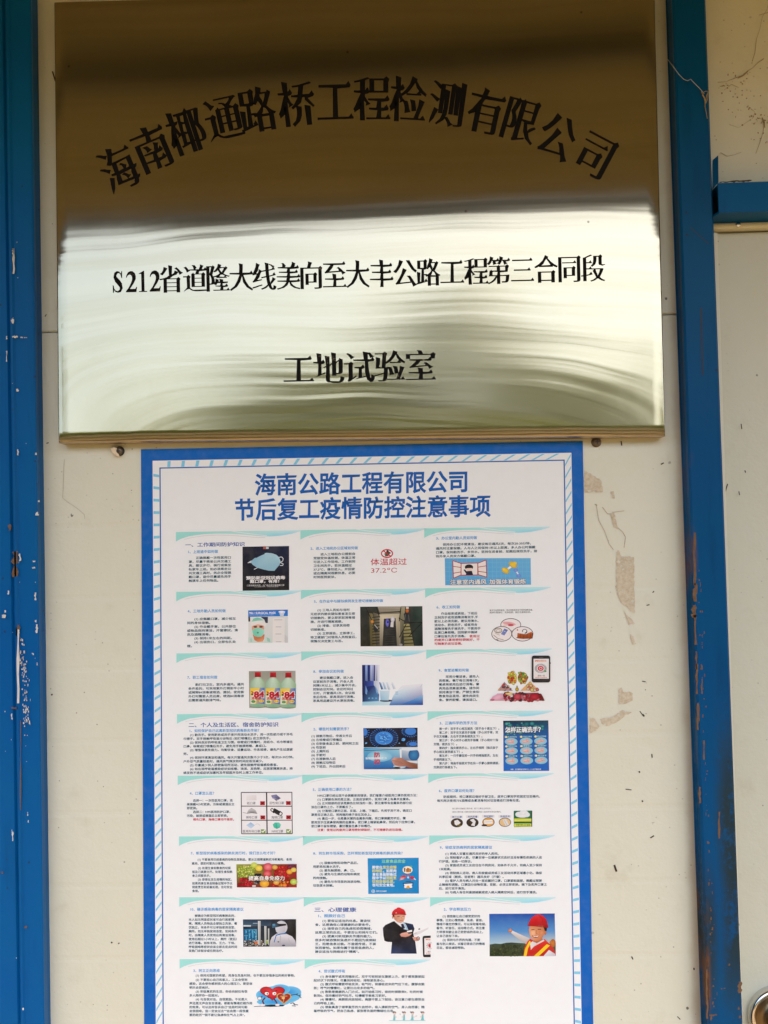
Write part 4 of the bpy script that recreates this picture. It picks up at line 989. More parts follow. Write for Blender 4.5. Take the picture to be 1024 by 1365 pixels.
def d32(I):
    I.poly([(473, 115), (600, 115), (596, 380), (475, 380)], [(14, 24, 90), (236, 236, 246), (206, 226, 240), (16, 26, 80)])
    I.poly([(473, 115), (552, 115), (560, 330), (474, 330)], [(14, 22, 84), (70, 90, 190), (60, 90, 180), (12, 18, 70)])
    for x, w, c in ((504, 16, (150, 180, 230)), (541, 18, (190, 206, 240)), (522, 8, (20, 24, 84)), (562, 10, (60, 70, 150)), (578, 10, (206, 214, 240))): I.poly([(x-w/2, 116), (x+w/2, 116), (x+w/2, 232), (x-w/2, 228)], [c, c, tuple(v*.7 for v in c), tuple(v*.7 for v in c)])
    I.poly([(494, 300), (510, 272), (560, 262), (596, 330), (594, 378), (476, 378), (476, 330)], [(20, 50, 120), (14, 34, 96), (20, 50, 120), (60, 110, 170), (90, 150, 200), (20, 50, 110), (10, 20, 70)])
    I.poly([(498, 262), (512, 300), (508, 330), (496, 320)], (110, 160, 210)); I.poly([(566, 260), (586, 300), (584, 330), (574, 310)], (120, 170, 216))
    for x in (524, 548, 574): I.fan(x, 354, 7, 5, (120, 180, 220))
    I.poly([(475, 380), (690, 372), (670, 405), (475, 406)], [(150, 206, 226), (226, 240, 244), (206, 236, 242), (170, 220, 234)])
    I.poly([(668, 405), (700, 330), (760, 262), (905, 250), (911, 403)], [(60, 120, 190), (196, 226, 240), (240, 240, 242), (240, 238, 240), (16, 60, 170)])
    I.poly([(740, 404), (836, 366), (911, 330), (911, 403)], [(40, 104, 186), (90, 150, 210), (150, 196, 230), (14, 44, 150)])
    for x, h_, c in ((604, 58, (80, 140, 200)), (626, 54, (170, 206, 230)), (652, 52, (206, 226, 240)), (690, 46, (222, 232, 242))): I.poly([(x-6, 240), (x+6, 240), (x+26, 240+h_), (x+8, 242+h_)], [c, (236, 240, 244), c, tuple(v*.8 for v in c)])
    I.line([(598, 240), (604, 262), (614, 296)], 4, (20, 40, 90)); I.line([(686, 250), (700, 290)], 4, (190, 206, 226)); I.line([(890, 276), (906, 254)], 4, (190, 206, 226))
    I.fan(645, 372, 46, 8, (16, 34, 70), (20, 44, 90), 16); I.poly([(600, 296), (672, 294), (664, 370), (606, 370)], [(190, 220, 236), (214, 234, 242), (180, 216, 232), (140, 190, 216)]); I.fan(636, 296, 36, 6, (236, 244, 248), None, 16)
    for yy in (310, 324): I.line([(712, yy), (732, yy)], 6, (150, 186, 220))
    I.line([(726, 300), (768, 280)], 4, (240, 244, 246))
panel(3, 1, d32, [('8、参加会议如何做', 122, 342, 162, 20, HEAD)],
      [(['　　建议佩戴口罩，进入会', '议室前洗手消毒。开会人员', '间隔1米以上，减少集中开会，', '控制会议时间。会议时间过', '长时，开窗通风1次。会议结', '束后场地、家具须进行消毒。', '茶具用品建议开水浸泡消毒。'], 120, 446, 208, 27.5, 20)], 'blue picture of a bright meeting room')
def d33(I):
    rg = random.Random(11)
    ell = lambda cx, cy, rx, ry: (lambda x, y: ((x-cx)/rx)**2+((y-cy)/ry)**2 < 1)
    I.fan(662, 210, 36, 42, (236, 200, 70)); blobs(I, rg, 60, 626, 164, 690, 256, 7, 12, [(246, 214, 70), (230, 150, 50), (214, 60, 50), (246, 230, 130), (160, 190, 70)], lambda x, y: ell(664, 212, 36, 46)(x, y) and x < 692)
    I.fan(738, 208, 36, 42, (120, 150, 70)); blobs(I, rg, 60, 702, 158, 775, 256, 7, 12, [(200, 40, 44), (96, 150, 60), (150, 190, 80), (230, 200, 90), (220, 80, 50)], lambda x, y: ell(738, 208, 36, 46)(x, y) and x > 701)
    I.poly([(557, 300), (606, 236), (668, 302)], (190, 150, 150)); blobs(I, rg, 50, 560, 238, 666, 300, 6, 11, [(196, 120, 110), (120, 90, 110), (226, 214, 214), (214, 60, 40), (236, 170, 80), (90, 70, 80)], lambda x, y: y > 240+abs(x-610)*1.1)
    I.poly([(720, 301), (790, 232), (856, 300)], (232, 180, 120)); blobs(I, rg, 45, 724, 236, 852, 298, 8, 15, [(236, 190, 130), (226, 150, 110), (240, 206, 120), (206, 110, 90), (236, 200, 180)], lambda x, y: y > 240+abs(x-790)*.9)
    I.fan(697, 291, 13, 15, (120, 96, 20), (230, 200, 50), 12); I.rect(693, 264, 701, 278, (120, 100, 40))
    I.poly([(502, 372), (556, 320), (850, 314), (894, 372)], [(226, 170, 190), (232, 190, 200), (140, 20, 30), (120, 16, 26)])
    blobs(I, rg, 80, 600, 318, 880, 370, 8, 18, [(176, 30, 50), (226, 120, 130), (130, 16, 30), (236, 226, 226), (200, 60, 76), (90, 30, 40)], lambda x, y: x < 850+(y-314)*.7)
    I.fan(556, 348, 44, 20, (222, 160, 184), (238, 194, 208), 18, -.3); I.fan(640, 322, 28, 9, (230, 180, 80), (246, 220, 150), 14); I.fan(822, 344, 34, 24, (150, 14, 34), (196, 40, 64), 16); I.fan(520, 366, 16, 8, (200, 110, 140)); I.fan(700, 344, 28, 22, (170, 40, 60), (210, 90, 104), 14); I.poly([(858, 340), (880, 336), (896, 372), (880, 374)], (110, 14, 24))
    BK = (38, 38, 40); rr_ = lambda x0, y0, x1, y1, r_: [(x0+r_, y0), (x1-r_, y0), (x1-r_*.3, y0+r_*.3), (x1, y0+r_), (x1, y1-r_), (x1-r_*.3, y1-r_*.3), (x1-r_, y1), (x0+r_, y1), (x0+r_*.3, y1-r_*.3), (x0, y1-r_), (x0, y0+r_), (x0+r_*.3, y0+r_*.3)]
    I.poly(rr_(803, 48, 936, 241, 14), BK); I.rect(816, 71, 926, 214, (240, 238, 236)); I.line([(855, 60), (885, 60)], 3, (110, 110, 110)); I.rect(934, 96, 939, 108, BK)
    I.text('请微信扫码关注', 824, 86, 908, 13, (226, 120, 60), .03)
    for k in range(26):
        w = 2*math.pi*k/26; I.line([(867+28*math.cos(w), 140+22*math.sin(w)), (867+44*math.cos(w), 140+34*math.sin(w))], 4, (112, 112, 112))
    I.fan(867, 140, 22, 18, (206, 30, 50), (214, 50, 66), 20); I.ring(867, 140, 11, 8, 4, (240, 220, 220), 14); I.fan(900, 160, 9, 7, (90, 170, 100))
    I.text('服务一线', 846, 192, 896, 12, (110, 110, 110)); I.text('长按识别小程序查看详情', 826, 206, 912, 9, (226, 130, 80))
panel(3, 2, d33, [('9、食堂进餐如何做', 133, 352, 154, 20, HEAD)],
      [(['　　采用分餐进食，避免人', '员密集。餐厅每日消毒1次，', '餐桌椅使用后进行消毒。餐', '具用品须高温消毒。操作间', '保持清洁干燥，严禁生食和', '熟食用品混用，避免肉类生', '食。营养配餐，清淡适口。'], 135, 438, 200, 27.8, 20)], 'picture of a food pyramid beside a black phone')
# -- row 4
panel(4, 0, None, [('二、个人及生活区、宿舍防护知识', 168, 817, 116, 29, SEC), ('1、如何保护自己远离新型冠状病毒肺炎传染？', 173, 690, 157, 20, HEAD)],
      [(['　　(1) 勤洗手。使用肥皂或洗手液并用流动水洗手，用一次性纸巾或干净毛', '巾擦手。双手接触呼吸道分泌物后 (如打喷嚏后) 应立即洗手。', '　　(2) 保持良好的呼吸道卫生习惯。咳嗽或打喷嚏时，用纸巾、毛巾等遮住', '口鼻，咳嗽或打喷嚏后洗手，避免用手触摸眼睛、鼻或口。', '　　(3) 增强体质免疫力。均衡饮食、适量运动、作息规律，避免产生过度疲', '劳。', '　　(4) 保持环境清洁和通风。每天开窗通风次数不少于3次，每次20-30分钟。', '户外空气质量较差时，通风换气频次和时间应适当减少。', '　　(5) 尽量减少到人群密集场所活动，避免接触呼吸道感染患者。', '　　(6) 如出现呼吸道感染症状如咳嗽、流涕、发热等，应居家隔离休息，持', '续发热不退或症状加重时及早就医并及时上报工作单位。'], 132, 938, 187, 27.2, 20)])
def d42(I):
    rg = random.Random(4)
    I.poly([(482, 138), (872, 135), (872, 274), (484, 276)], [(10, 18, 48), (16, 26, 56), (26, 24, 30), (20, 22, 34)])
    for cx, cy, rx, ry, n in ((630, 210, 64, 48, 34), (822, 160, 40, 27, 24), (492, 166, 20, 26, 14), (770, 221, 13, 11, 10), (503, 245, 7, 6, 6), (840, 252, 30, 15, 16), (740, 246, 4, 3, 4)):
        def inb(x, y): return 484 < x < 870 and 139 < y < 272
        for k in range(n):
            w = 2*math.pi*k/n+.1; x1, y1 = cx+rx*1.55*math.cos(w), cy+ry*1.5*math.sin(w)
            if rx > 15 and inb(x1, y1): I.line([(cx+rx*.9*math.cos(w), cy+ry*.9*math.sin(w)), (x1, y1)], 4, (36, 84, 150)); I.fan(x1, y1, 5, 4, (60, 120, 190), None, 6)
        if inb(cx-rx, cy) and inb(cx+rx, cy-ry) and inb(cx, cy+ry):
            I.fan(cx, cy, rx, ry, (70, 150, 232), (30, 84, 170), 26)
            for k in range(max(3, n)): w = rg.uniform(0, 6.3); q = rg.uniform(.1, .85); I.fan(cx+rx*q*math.cos(w), cy+ry*q*math.sin(w), 5, 3.5, (110, 190, 246), None, 6)
        else:
            xs = [(min(870, max(484, cx+rx*math.cos(2*math.pi*k/24))), min(272, max(139, cy+ry*math.sin(2*math.pi*k/24)))) for k in range(24)]
            I.poly(xs, [(60, 130, 216)]*24)
    I.poly([(484, 278), (872, 275), (873, 430), (487, 433)], [(70, 160, 206), (226, 234, 236), (20, 54, 110), (16, 80, 160)])
    I.poly([(484, 290), (740, 292), (742, 420), (486, 432)], [(96, 176, 214), (150, 208, 228), (40, 110, 180), (24, 96, 172)])
    I.fan(600, 340, 90, 40, (120, 190, 220), (190, 226, 236), 20); I.fan(845, 330, 40, 44, (30, 90, 150), (60, 140, 190), 18); I.line([(488, 300), (742, 290)], 4, (46, 60, 60))
    I.poly([(742, 290), (757, 290), (757, 352), (746, 352)], (232, 238, 240)); I.poly([(756, 278), (870, 276), (870, 296), (800, 300), (756, 296)], (224, 232, 234))
    I.fan(742, 414, 46, 16, (150, 196, 220), (226, 236, 240), 14); I.fan(724, 424, 26, 8, (30, 44, 60))
    I.poly([(684, 366), (706, 346), (732, 350), (760, 352), (790, 372), (872, 400), (873, 430), (820, 424), (780, 412), (740, 416), (700, 402)], [(206, 150, 134), (216, 164, 146), (190, 130, 112), (176, 118, 98), (160, 106, 84), (150, 96, 74), (120, 70, 50), (140, 88, 66), (170, 112, 92), (196, 140, 122), (200, 146, 130)])
    for k in range(4): I.line([(690+k*6, 372+k*9), (744+k*8, 366+k*9)], 3, (140, 86, 72))
    I.poly([(790, 372), (872, 372), (872, 392), (820, 384)], (224, 228, 228))
    I.text('防', 558, 331, 604, 40, (206, 16, 40), .03); I.text('控', 558, 378, 604, 40, (206, 16, 40), .03); I.text('做好新冠肺炎疫情防控工作', 498, 355, 650, 17, (236, 246, 250), .03)
panel(4, 1, d42, [('2、哪些时刻需要洗手？', 123, 392, 145, 21, HEAD)],
      [(['(1) 接触污物后、传递文件后', '(2) 在咳嗽或打喷嚏后', '(3) 在制备食品之前、期间和之后', '(4) 吃饭前', '(5) 上厕所后', '(6) 手脏时', '(7) 在接触他人后', '(8) 接触过动物后', '(9) 下班后、外出回来后'], 108, 448, 195, 27.3, 20)], 'dark blue picture of viruses above washing hands')
def d43(I):
    rg = random.Random(8)
    I.poly([(597, 85), (922, 82), (925, 200), (599, 204)], [(10, 50, 64), (16, 70, 84), (24, 96, 170), (26, 96, 160)]); I.poly([(598, 190), (924, 187), (928, 445), (600, 447)], [(24, 96, 176), (22, 90, 176), (28, 104, 196), (30, 112, 204)])
    for _ in range(30):
        x, y, q = rg.uniform(612, 905), rg.uniform(95, 186), rg.uniform(8, 20); I.fan(x, y, q, q*.75, (16, 84, 96), rg.choice(((70, 170, 170), (40, 130, 140), (110, 200, 190))), 10)
    I.text('怎样正确洗手？', 612, 152, 888, 44, (10, 50, 70), .085); I.text('怎样正确洗手？', 612, 150, 888, 42, (242, 248, 248), .04)
    caps = ('掌心相对手指并拢', '手指交叉揉搓', '掌心对手背揉搓', '弯曲手指关节揉搓', '揉搓指尖', '握住拇指旋转', '清洗手腕手臂', '流动水下冲洗', '擦干双手')
    for r_ in range(3):
        for c_ in range(3):
            x, y = (655, 763, 866)[c_]+r_*2, (235, 302, 373)[r_]-c_*2
            I.rect(x-32, y-41, x+44, y-28, (14, 110, 150)); I.text(caps[r_*3+c_], x-24, y-34, x+40, 12, (190, 226, 236)); I.fan(x-36, y-33, 10, 8, (226, 214, 130), (246, 240, 190), 10)
            I.fan(x, y, 46, 27, (140, 198, 216), (164, 214, 226), 22)
            a_ = rg.uniform(-.5, .5); I.fan(x-8, y+2, 26, 11, (226, 170, 160), (242, 200, 190), 12, a_); I.fan(x+12, y-4, 20, 8, (216, 160, 156), (236, 190, 182), 12, a_+.9); I.line([(x-20, y+8), (x+16, y+2)], 2, (176, 110, 110))
    I.text('来源：卫生健康宣传教育中心 人人动手预防疾病', 650, 434, 870, 11, (220, 234, 246), .02)
panel(4, 2, d43, [('3、正确科学的洗手方法', 140, 412, 102, 21, HEAD)],
      [(['　　第一步：双手手心相互搓洗（双手合十搓五下）。', '　　第二步：双手交叉搓洗手指缝（手心对手背，双', '手交叉相叠，左右手交换各搓洗五下）。', '　　第三步：手心对手心搓洗手指缝（手心相对十指', '交错，搓洗五下）。', '　　第四步：指尖搓洗手心，左右手相同（指尖放于', '手心相互搓洗搓五下）。', '　　第五步：一只手握住另一只手的拇指搓洗，左右', '手相同搓五下。', '　　第六步：弯曲手指使关节在另一手掌心旋转揉搓，', '交换进行各搓五下。'], 97, 582, 143, 27.6, 20)], 'blue hand washing chart with nine ovals')
# -- row 5
def d51(I):
    I.poly([(548, 142), (912, 140), (915, 438), (551, 440)], (243, 242, 242))
    DK = (48, 46, 50); GY = (110, 110, 112)
    for pts in ([(548, 142), (551, 440)], [(730, 141), (734, 439)], [(912, 140), (915, 438)], [(548, 142), (912, 141)], [(549, 240), (913, 241)], [(550, 342), (914, 341)], [(551, 439), (915, 438)]): I.line(pts, 6 if pts[0][0] != 730 else 9, DK)
    I.poly([(586, 162), (656, 160), (658, 198), (584, 200)], [(240, 238, 236), (232, 228, 228), (222, 216, 216), (234, 232, 230)])
    I.poly([(762, 164), (800, 156), (832, 184), (800, 202), (770, 180)], [(90, 90, 140), (130, 130, 170), (90, 90, 130), (60, 60, 100), (150, 150, 190)]); I.line([(770, 184), (812, 192)], 3, (190, 190, 210))
    I.poly([(586, 296), (600, 266), (622, 254), (650, 268), (664, 296), (624, 290)], [(170, 170, 172), (206, 206, 206), (150, 150, 152), (196, 196, 196), (150, 150, 152), (110, 110, 112)]); I.line([(560, 286), (590, 292)], 3, (140, 140, 140))
    I.line([(790, 270), (768, 256), (758, 268), (782, 290)], 6, (40, 40, 42)); I.line([(812, 300), (836, 308), (844, 292), (826, 276)], 6, (40, 40, 42)); I.poly([(786, 254), (832, 280), (816, 306), (772, 282)], (32, 32, 36))
    I.poly([(584, 378), (616, 356), (646, 378), (618, 402)], [(190, 214, 236), (150, 186, 222), (176, 206, 232), (200, 222, 240)]); I.line([(648, 372), (668, 366), (684, 380)], 3, (200, 200, 206))
    I.poly([(774, 372), (790, 358), (820, 358), (834, 374), (826, 394), (804, 404), (782, 394)], [(90, 210, 180), (70, 196, 166), (80, 204, 172), (110, 216, 190), (70, 190, 160), (56, 176, 146), (84, 200, 170)]); I.line([(800, 362), (804, 400)], 3, (50, 160, 134))
    for b_, x0, x1, y in (('纸口罩', 588, 652, 219), ('活性炭口罩', 748, 856, 218), ('棉布口罩', 582, 665, 321), ('海绵口罩', 764, 848, 321), ('医用外科口罩', 558, 684, 421), ('N95口罩', 766, 850, 421)): I.text(b_, x0, y, x1, 22, GY, .01)
    for x, y in ((701, 219), (887, 218), (703, 321), (888, 320)):
        I.rect(x-17, y-14, x+17, y+14, (206, 24, 44)); I.line([(x-13, y-10), (x+13, y+10)], 6, (70, 10, 20)); I.line([(x-13, y+10), (x+13, y-10)], 6, (70, 10, 20))
    for x, y in ((706, 420), (888, 419)):
        I.rect(x-17, y-13, x+17, y+14, (120, 160, 50)); I.line([(x-11, y-2), (x-3, y+8), (x+14, y-12)], 7, (246, 250, 236))
panel(5, 0, d51, [('4、口罩怎么选？', 178, 366, 148, 21, HEAD)],
      [(['　　选择一：一次性医用口罩，连', '续佩戴4小时更换，污染或潮湿后立', '即更换。', '　　选择二：N95医用防护口罩，', '污染、破损或潮湿后立即更换。', '　　棉布口罩、海绵口罩均不推荐。'], 157, 510, 200, 27.3, 20, (5,))], 'six cell black lined table of masks')
panel(5, 1, None, [('5、正确使用口罩的方法？', 118, 410, 121, 21, HEAD)],
      [(['　　N95口罩已经出现不会佩戴使用错误，我们着重介绍医用口罩的使用方法：', '　　(1) 口罩颜色深的是正面，正面应该朝外，医用口罩上有鼻夹金属条。', '　　(2) 正对脸部的应该是颜色比较浅的一面，要注意带有金属条的部分应', '该在口罩的上方，不要戴反了。', '　　(3) 分清楚口罩的正面、反面、上端、下端后，先将手洗干净，确定口', '罩是否正确之后，将两端的绳子挂在耳朵上。', '　　(4) 最后一步，也是最关键的金属条问题，将口罩佩戴完毕后，需', '要用双手压紧鼻梁两侧的金属条，使口罩上端紧贴鼻梁，然后向下拉伸口罩，', '使口罩不留有褶皱，最好覆盖住鼻子和嘴巴。', '　　注意：使用过的废弃口罩用密封袋装好，不可随意扔进垃圾桶。'], 107, 884, 165, 27.4, 20, (9,))])
def d53(I):
    I.text('脱口罩时勿触碰口罩外侧，脱下口罩后立即洗手。', 232, 258, 520, 13, (130, 126, 126), .01); I.text('废弃口罩可放入塑料袋内密封后再投入指定的专用垃圾桶内。', 232, 282, 592, 13, (120, 116, 116), .01)
    for k, (x, y, c1, c2) in enumerate(((265, 360, (50, 36, 24), (96, 70, 44)), (377, 358, (44, 34, 26), (80, 64, 46)), (492, 355, (226, 170, 84), (236, 190, 110)), (610, 356, (224, 190, 140), (236, 206, 150)))):
        I.rect(x-46, y-52, x+44, y-32, (232, 230, 230)); I.text(('脱下口罩', '向内折叠', '卷起捆好', '装袋丢弃')[k], x-34, y-42, x+36, 15, (60, 110, 170), .02)
        I.fan(x, y, 42, 31, c1, c2, 24); I.ring(x, y, 42, 31, 4, (46, 44, 42), 24)
    I.poly([(246, 346), (270, 338), (292, 360), (268, 382), (250, 372)], (236, 236, 236)); I.poly([(358, 340), (384, 330), (400, 350), (392, 384), (366, 378), (380, 358)], (232, 234, 234)); I.poly([(460, 342), (520, 338), (524, 366), (462, 370)], (242, 238, 232)); I.line([(464, 354), (520, 352)], 3, (190, 180, 170))
    I.poly([(594, 338), (618, 332), (640, 376), (616, 382)], (226, 226, 224)); I.line([(604, 340), (626, 378)], 3, (170, 170, 170)); I.fan(462, 378, 20, 8, (60, 36, 20)); I.fan(280, 380, 16, 8, (110, 100, 30))
    I.poly([(673, 274), (803, 272), (806, 388), (675, 391)], [(20, 108, 70), (24, 116, 76), (40, 120, 60), (30, 110, 60)])
    for y, h_, c in ((340, 22, (206, 214, 70)), (376, 24, (190, 206, 60))): I.rect(676, y-h_/2, 800, y+h_/2, c); I.line([(678, y+5), (800, y-2)], 6, (232, 232, 120))
    I.rect(676, 352, 800, 362, (16, 90, 60)); I.text('垃圾分类 人人有责', 690, 376, 790, 14, (60, 110, 40), .02)
    for q in ((712, 300, 28, 20), (745, 290, 34, 20), (768, 302, 22, 18), (735, 310, 40, 14)): I.fan(*q, (226, 232, 234), (240, 242, 242), 16)
    I.rect(800, 274, 806, 388, (40, 40, 42))
panel(5, 2, d53, [('6、废弃口罩如何处理？', 135, 404, 130, 21, HEAD)],
      [(['　　防疫期间，将口罩脱后做好手部卫生，废弃口罩到学校固定垃圾桶内，', '每天两次使用75%酒精或含氯消毒剂对垃圾桶进行消毒处理。'], 122, 876, 173, 28, 20)], 'row of four oval mask pictures and a green board')
# -- row 6
def d61(I):
    rg = random.Random(21); I.poly([(513, 200), (947, 198), (947, 366), (517, 366)], [(150, 160, 60), (150, 20, 40), (170, 30, 36), (120, 16, 26)])
    def sp(n, x0, y0, x1, y1, r0, r1, cols): blobs(I, rg, n, x0+r0, y0+r0, x1-r0, y1-r0, r0, r1, cols)
    sp(110, 514, 206, 650, 300, 9, 13, [(206, 220, 90), (180, 206, 70), (226, 230, 120), (150, 180, 60)])
    sp(50, 520, 296, 640, 364, 9, 13, [(196, 20, 40), (170, 10, 30), (216, 50, 60)])
    sp(70, 640, 268, 700, 300, 6, 10, [(40, 40, 50), (70, 70, 80), (30, 30, 34)]); sp(60, 640, 296, 750, 346, 6, 9, [(60, 56, 60), (150, 140, 140), (40, 36, 40)])
    sp(90, 780, 205, 900, 300, 8, 14, [(220, 30, 40), (196, 20, 30), (236, 70, 60)]); sp(60, 770, 296, 900, 364, 9, 14, [(206, 30, 36), (230, 60, 40), (240, 150, 50), (180, 20, 30)])
    sp(20, 880, 200, 940, 235, 9, 13, [(110, 20, 60), (150, 30, 80)])
    for x, y, q, a_, b_ in ((675, 228, 26, (226, 196, 50), (246, 226, 110)), (740, 220, 36, (206, 50, 70), (240, 150, 150)), (736, 268, 30, (206, 40, 60), (236, 130, 130)), (715, 352, 34, (226, 150, 30), (250, 200, 70)), (925, 326, 26, (160, 190, 60), (220, 230, 130)), (895, 254, 22, (220, 140, 40), (246, 190, 80)), (640, 206, 24, (190, 206, 70), (226, 230, 120)), (800, 330, 22, (220, 150, 50), (246, 206, 110)), (925, 240, 20, (220, 190, 60), (240, 220, 120)), (860, 350, 16, (226, 110, 40), (246, 160, 80)), (790, 222, 20, (206, 150, 60), (236, 200, 110))):
        y = min(y, 366-q*.8); I.fan(x, y, q, q*.82, a_, b_, 16)
    I.rect(628, 350, 652, 362, (230, 220, 220))
    I.text('提高自身免疫力', 600, 302, 862, 36, (60, 20, 20), .08); I.text('提高自身免疫力', 600, 300, 862, 35, (250, 244, 236), .03)
panel(6, 0, d61, [('7、新型冠状病毒感染的肺炎流行时，我们怎么吃才好？', 185, 806, 120, 20, HEAD)],
      [(['　　(1) 不要食用已经患病的动物及其制品。要从正规渠道购买冷鲜禽肉，食用', '禽肉、蛋奶时要充分煮熟。'], 192, 912, 166, 28, 20),
       (['　　(2) 处理生食和熟食的切菜', '板及刀具要分开。处理生食和熟', '食之间要洗手。', '　　(3) 即使在发生疫情的地区，', '如果肉食在食品制备过程中予以', '彻底烹饪和妥善处理，也可安全', '食用。'], 195, 494, 227, 27.4, 20)], 'picture of heaped red and yellow fruit')
def d62(I):
    I.poly([(513, 157), (880, 153), (882, 410), (518, 413)], [(22, 146, 208), (20, 142, 206), (16, 136, 202), (20, 146, 210)])
    I.text('注意食品安全', 613, 178, 785, 26, (150, 222, 170), .03)
    YL = (226, 226, 130); WT = (236, 244, 248)
    for k, l in enumerate(('即使在', '的地区', '食在食品制备过', '程中予以', '饪和妥善处理，', '也可安全食用。')):
        I.text(l, 545, 221+k*25.6, 545+25.2*len(l), 24, YL if k in (1, 4) else WT, .035)
    I.text('发生疫情', 545+76, 221, 721, 24, YL, .035); I.text('，如果肉', 545+76, 246.6, 721, 24, WT, .035); I.text('彻底烹', 545+101, 297.8, 721, 24, YL, .035)
    I.fan(800, 240, 36, 27, (250, 240, 210), (252, 246, 226), 20); I.poly([(788, 238), (800, 224), (826, 236), (824, 256), (790, 256)], (176, 110, 50)); I.rect(774, 226, 784, 254, (120, 84, 50)); I.line([(812, 228), (812, 254)], 4, (220, 160, 90)); I.fan(828, 214, 7, 5, (90, 190, 110))
    I.poly([(738, 316), (752, 288), (776, 276), (790, 288), (778, 308), (754, 312)], [(214, 30, 50), (206, 20, 44), (230, 70, 80), (200, 20, 40), (180, 10, 30), (220, 220, 226)]); I.poly([(814, 300), (822, 286), (840, 286), (850, 302), (836, 310)], (206, 24, 46)); I.line([(846, 300), (858, 312)], 6, (236, 236, 240)); I.poly([(796, 268), (812, 268), (804, 292)], (226, 50, 60))
    I.fan(804, 294, 6, 8, (236, 220, 220)); I.poly([(774, 336), (834, 334), (832, 372), (778, 374)], (242, 242, 240)); I.line([(766, 338), (842, 334)], 7, (26, 50, 90)); I.line([(768, 352), (778, 352)], 6, (26, 50, 90)); I.line([(830, 350), (842, 350)], 6, (26, 50, 90)); I.line([(776, 374), (834, 372)], 4, (26, 50, 90)); I.line([(786, 324), (826, 322)], 5, (30, 60, 100)); I.fan(804, 366, 14, 8, (236, 200, 60)); I.fan(804, 362, 7, 9, (246, 150, 40))
    I.ring(553, 393, 12, 10, 3, (226, 240, 246), 16); I.line([(553, 382), (553, 404)], 3, (226, 240, 246)); I.line([(545, 393), (562, 393)], 3, (226, 240, 246)); I.text('世界卫生组织', 574, 393, 650, 13, (220, 236, 246), .03)
panel(6, 1, d62, [('8、到生鲜市场采购，怎样预防新型冠状病毒的肺炎传染？', 122, 778, 121, 20, HEAD)],
      [(['　　(1) 接触动物和动物产品后，', '用肥皂和清水洗手。', '　　(2) 避免触摸眼、鼻、口。', '　　(3) 避免与生病的动物和病变', '的肉接触。', '　　(4) 避免与市场里的流浪动物、', '垃圾废水接触。'], 120, 482, 190, 27, 20)], 'bright blue food safety notice with red meat and pot')
panel(6, 2, None, [('9、轻症发热病例的居家隔离建议', 142, 519, 79, 21, HEAD)],
      [(['　　(1) 将病人安置在通风良好的单人房间。', '　　(2) 限制看护人数，尽量安排一位健康状况良好且没有慢性疾病的人进', '行护理。拒绝一切探访。', '　　(3) 家庭成员或工友应住在不同房间，如条件不允许，和病人至少保持', '1米距离。', '　　(4) 限制病人活动，病人和家庭成员或工友活动共享区域最小化。确保', '共享区域（厨房、浴室等）通风良好（开窗）。', '　　(5) 看护人员与病人共处一室应戴好口罩，口罩紧贴面部，佩戴过程禁', '止触碰和调整。口罩因分泌物变湿、变脏，必须立即更换。摘下及丢弃口罩之', '后，进行双手清洗。', '　　(6) 与病人有任何直接接触或进入病人隔离空间后，进行双手清洗。'], 135, 912, 124, 27.7, 20)])
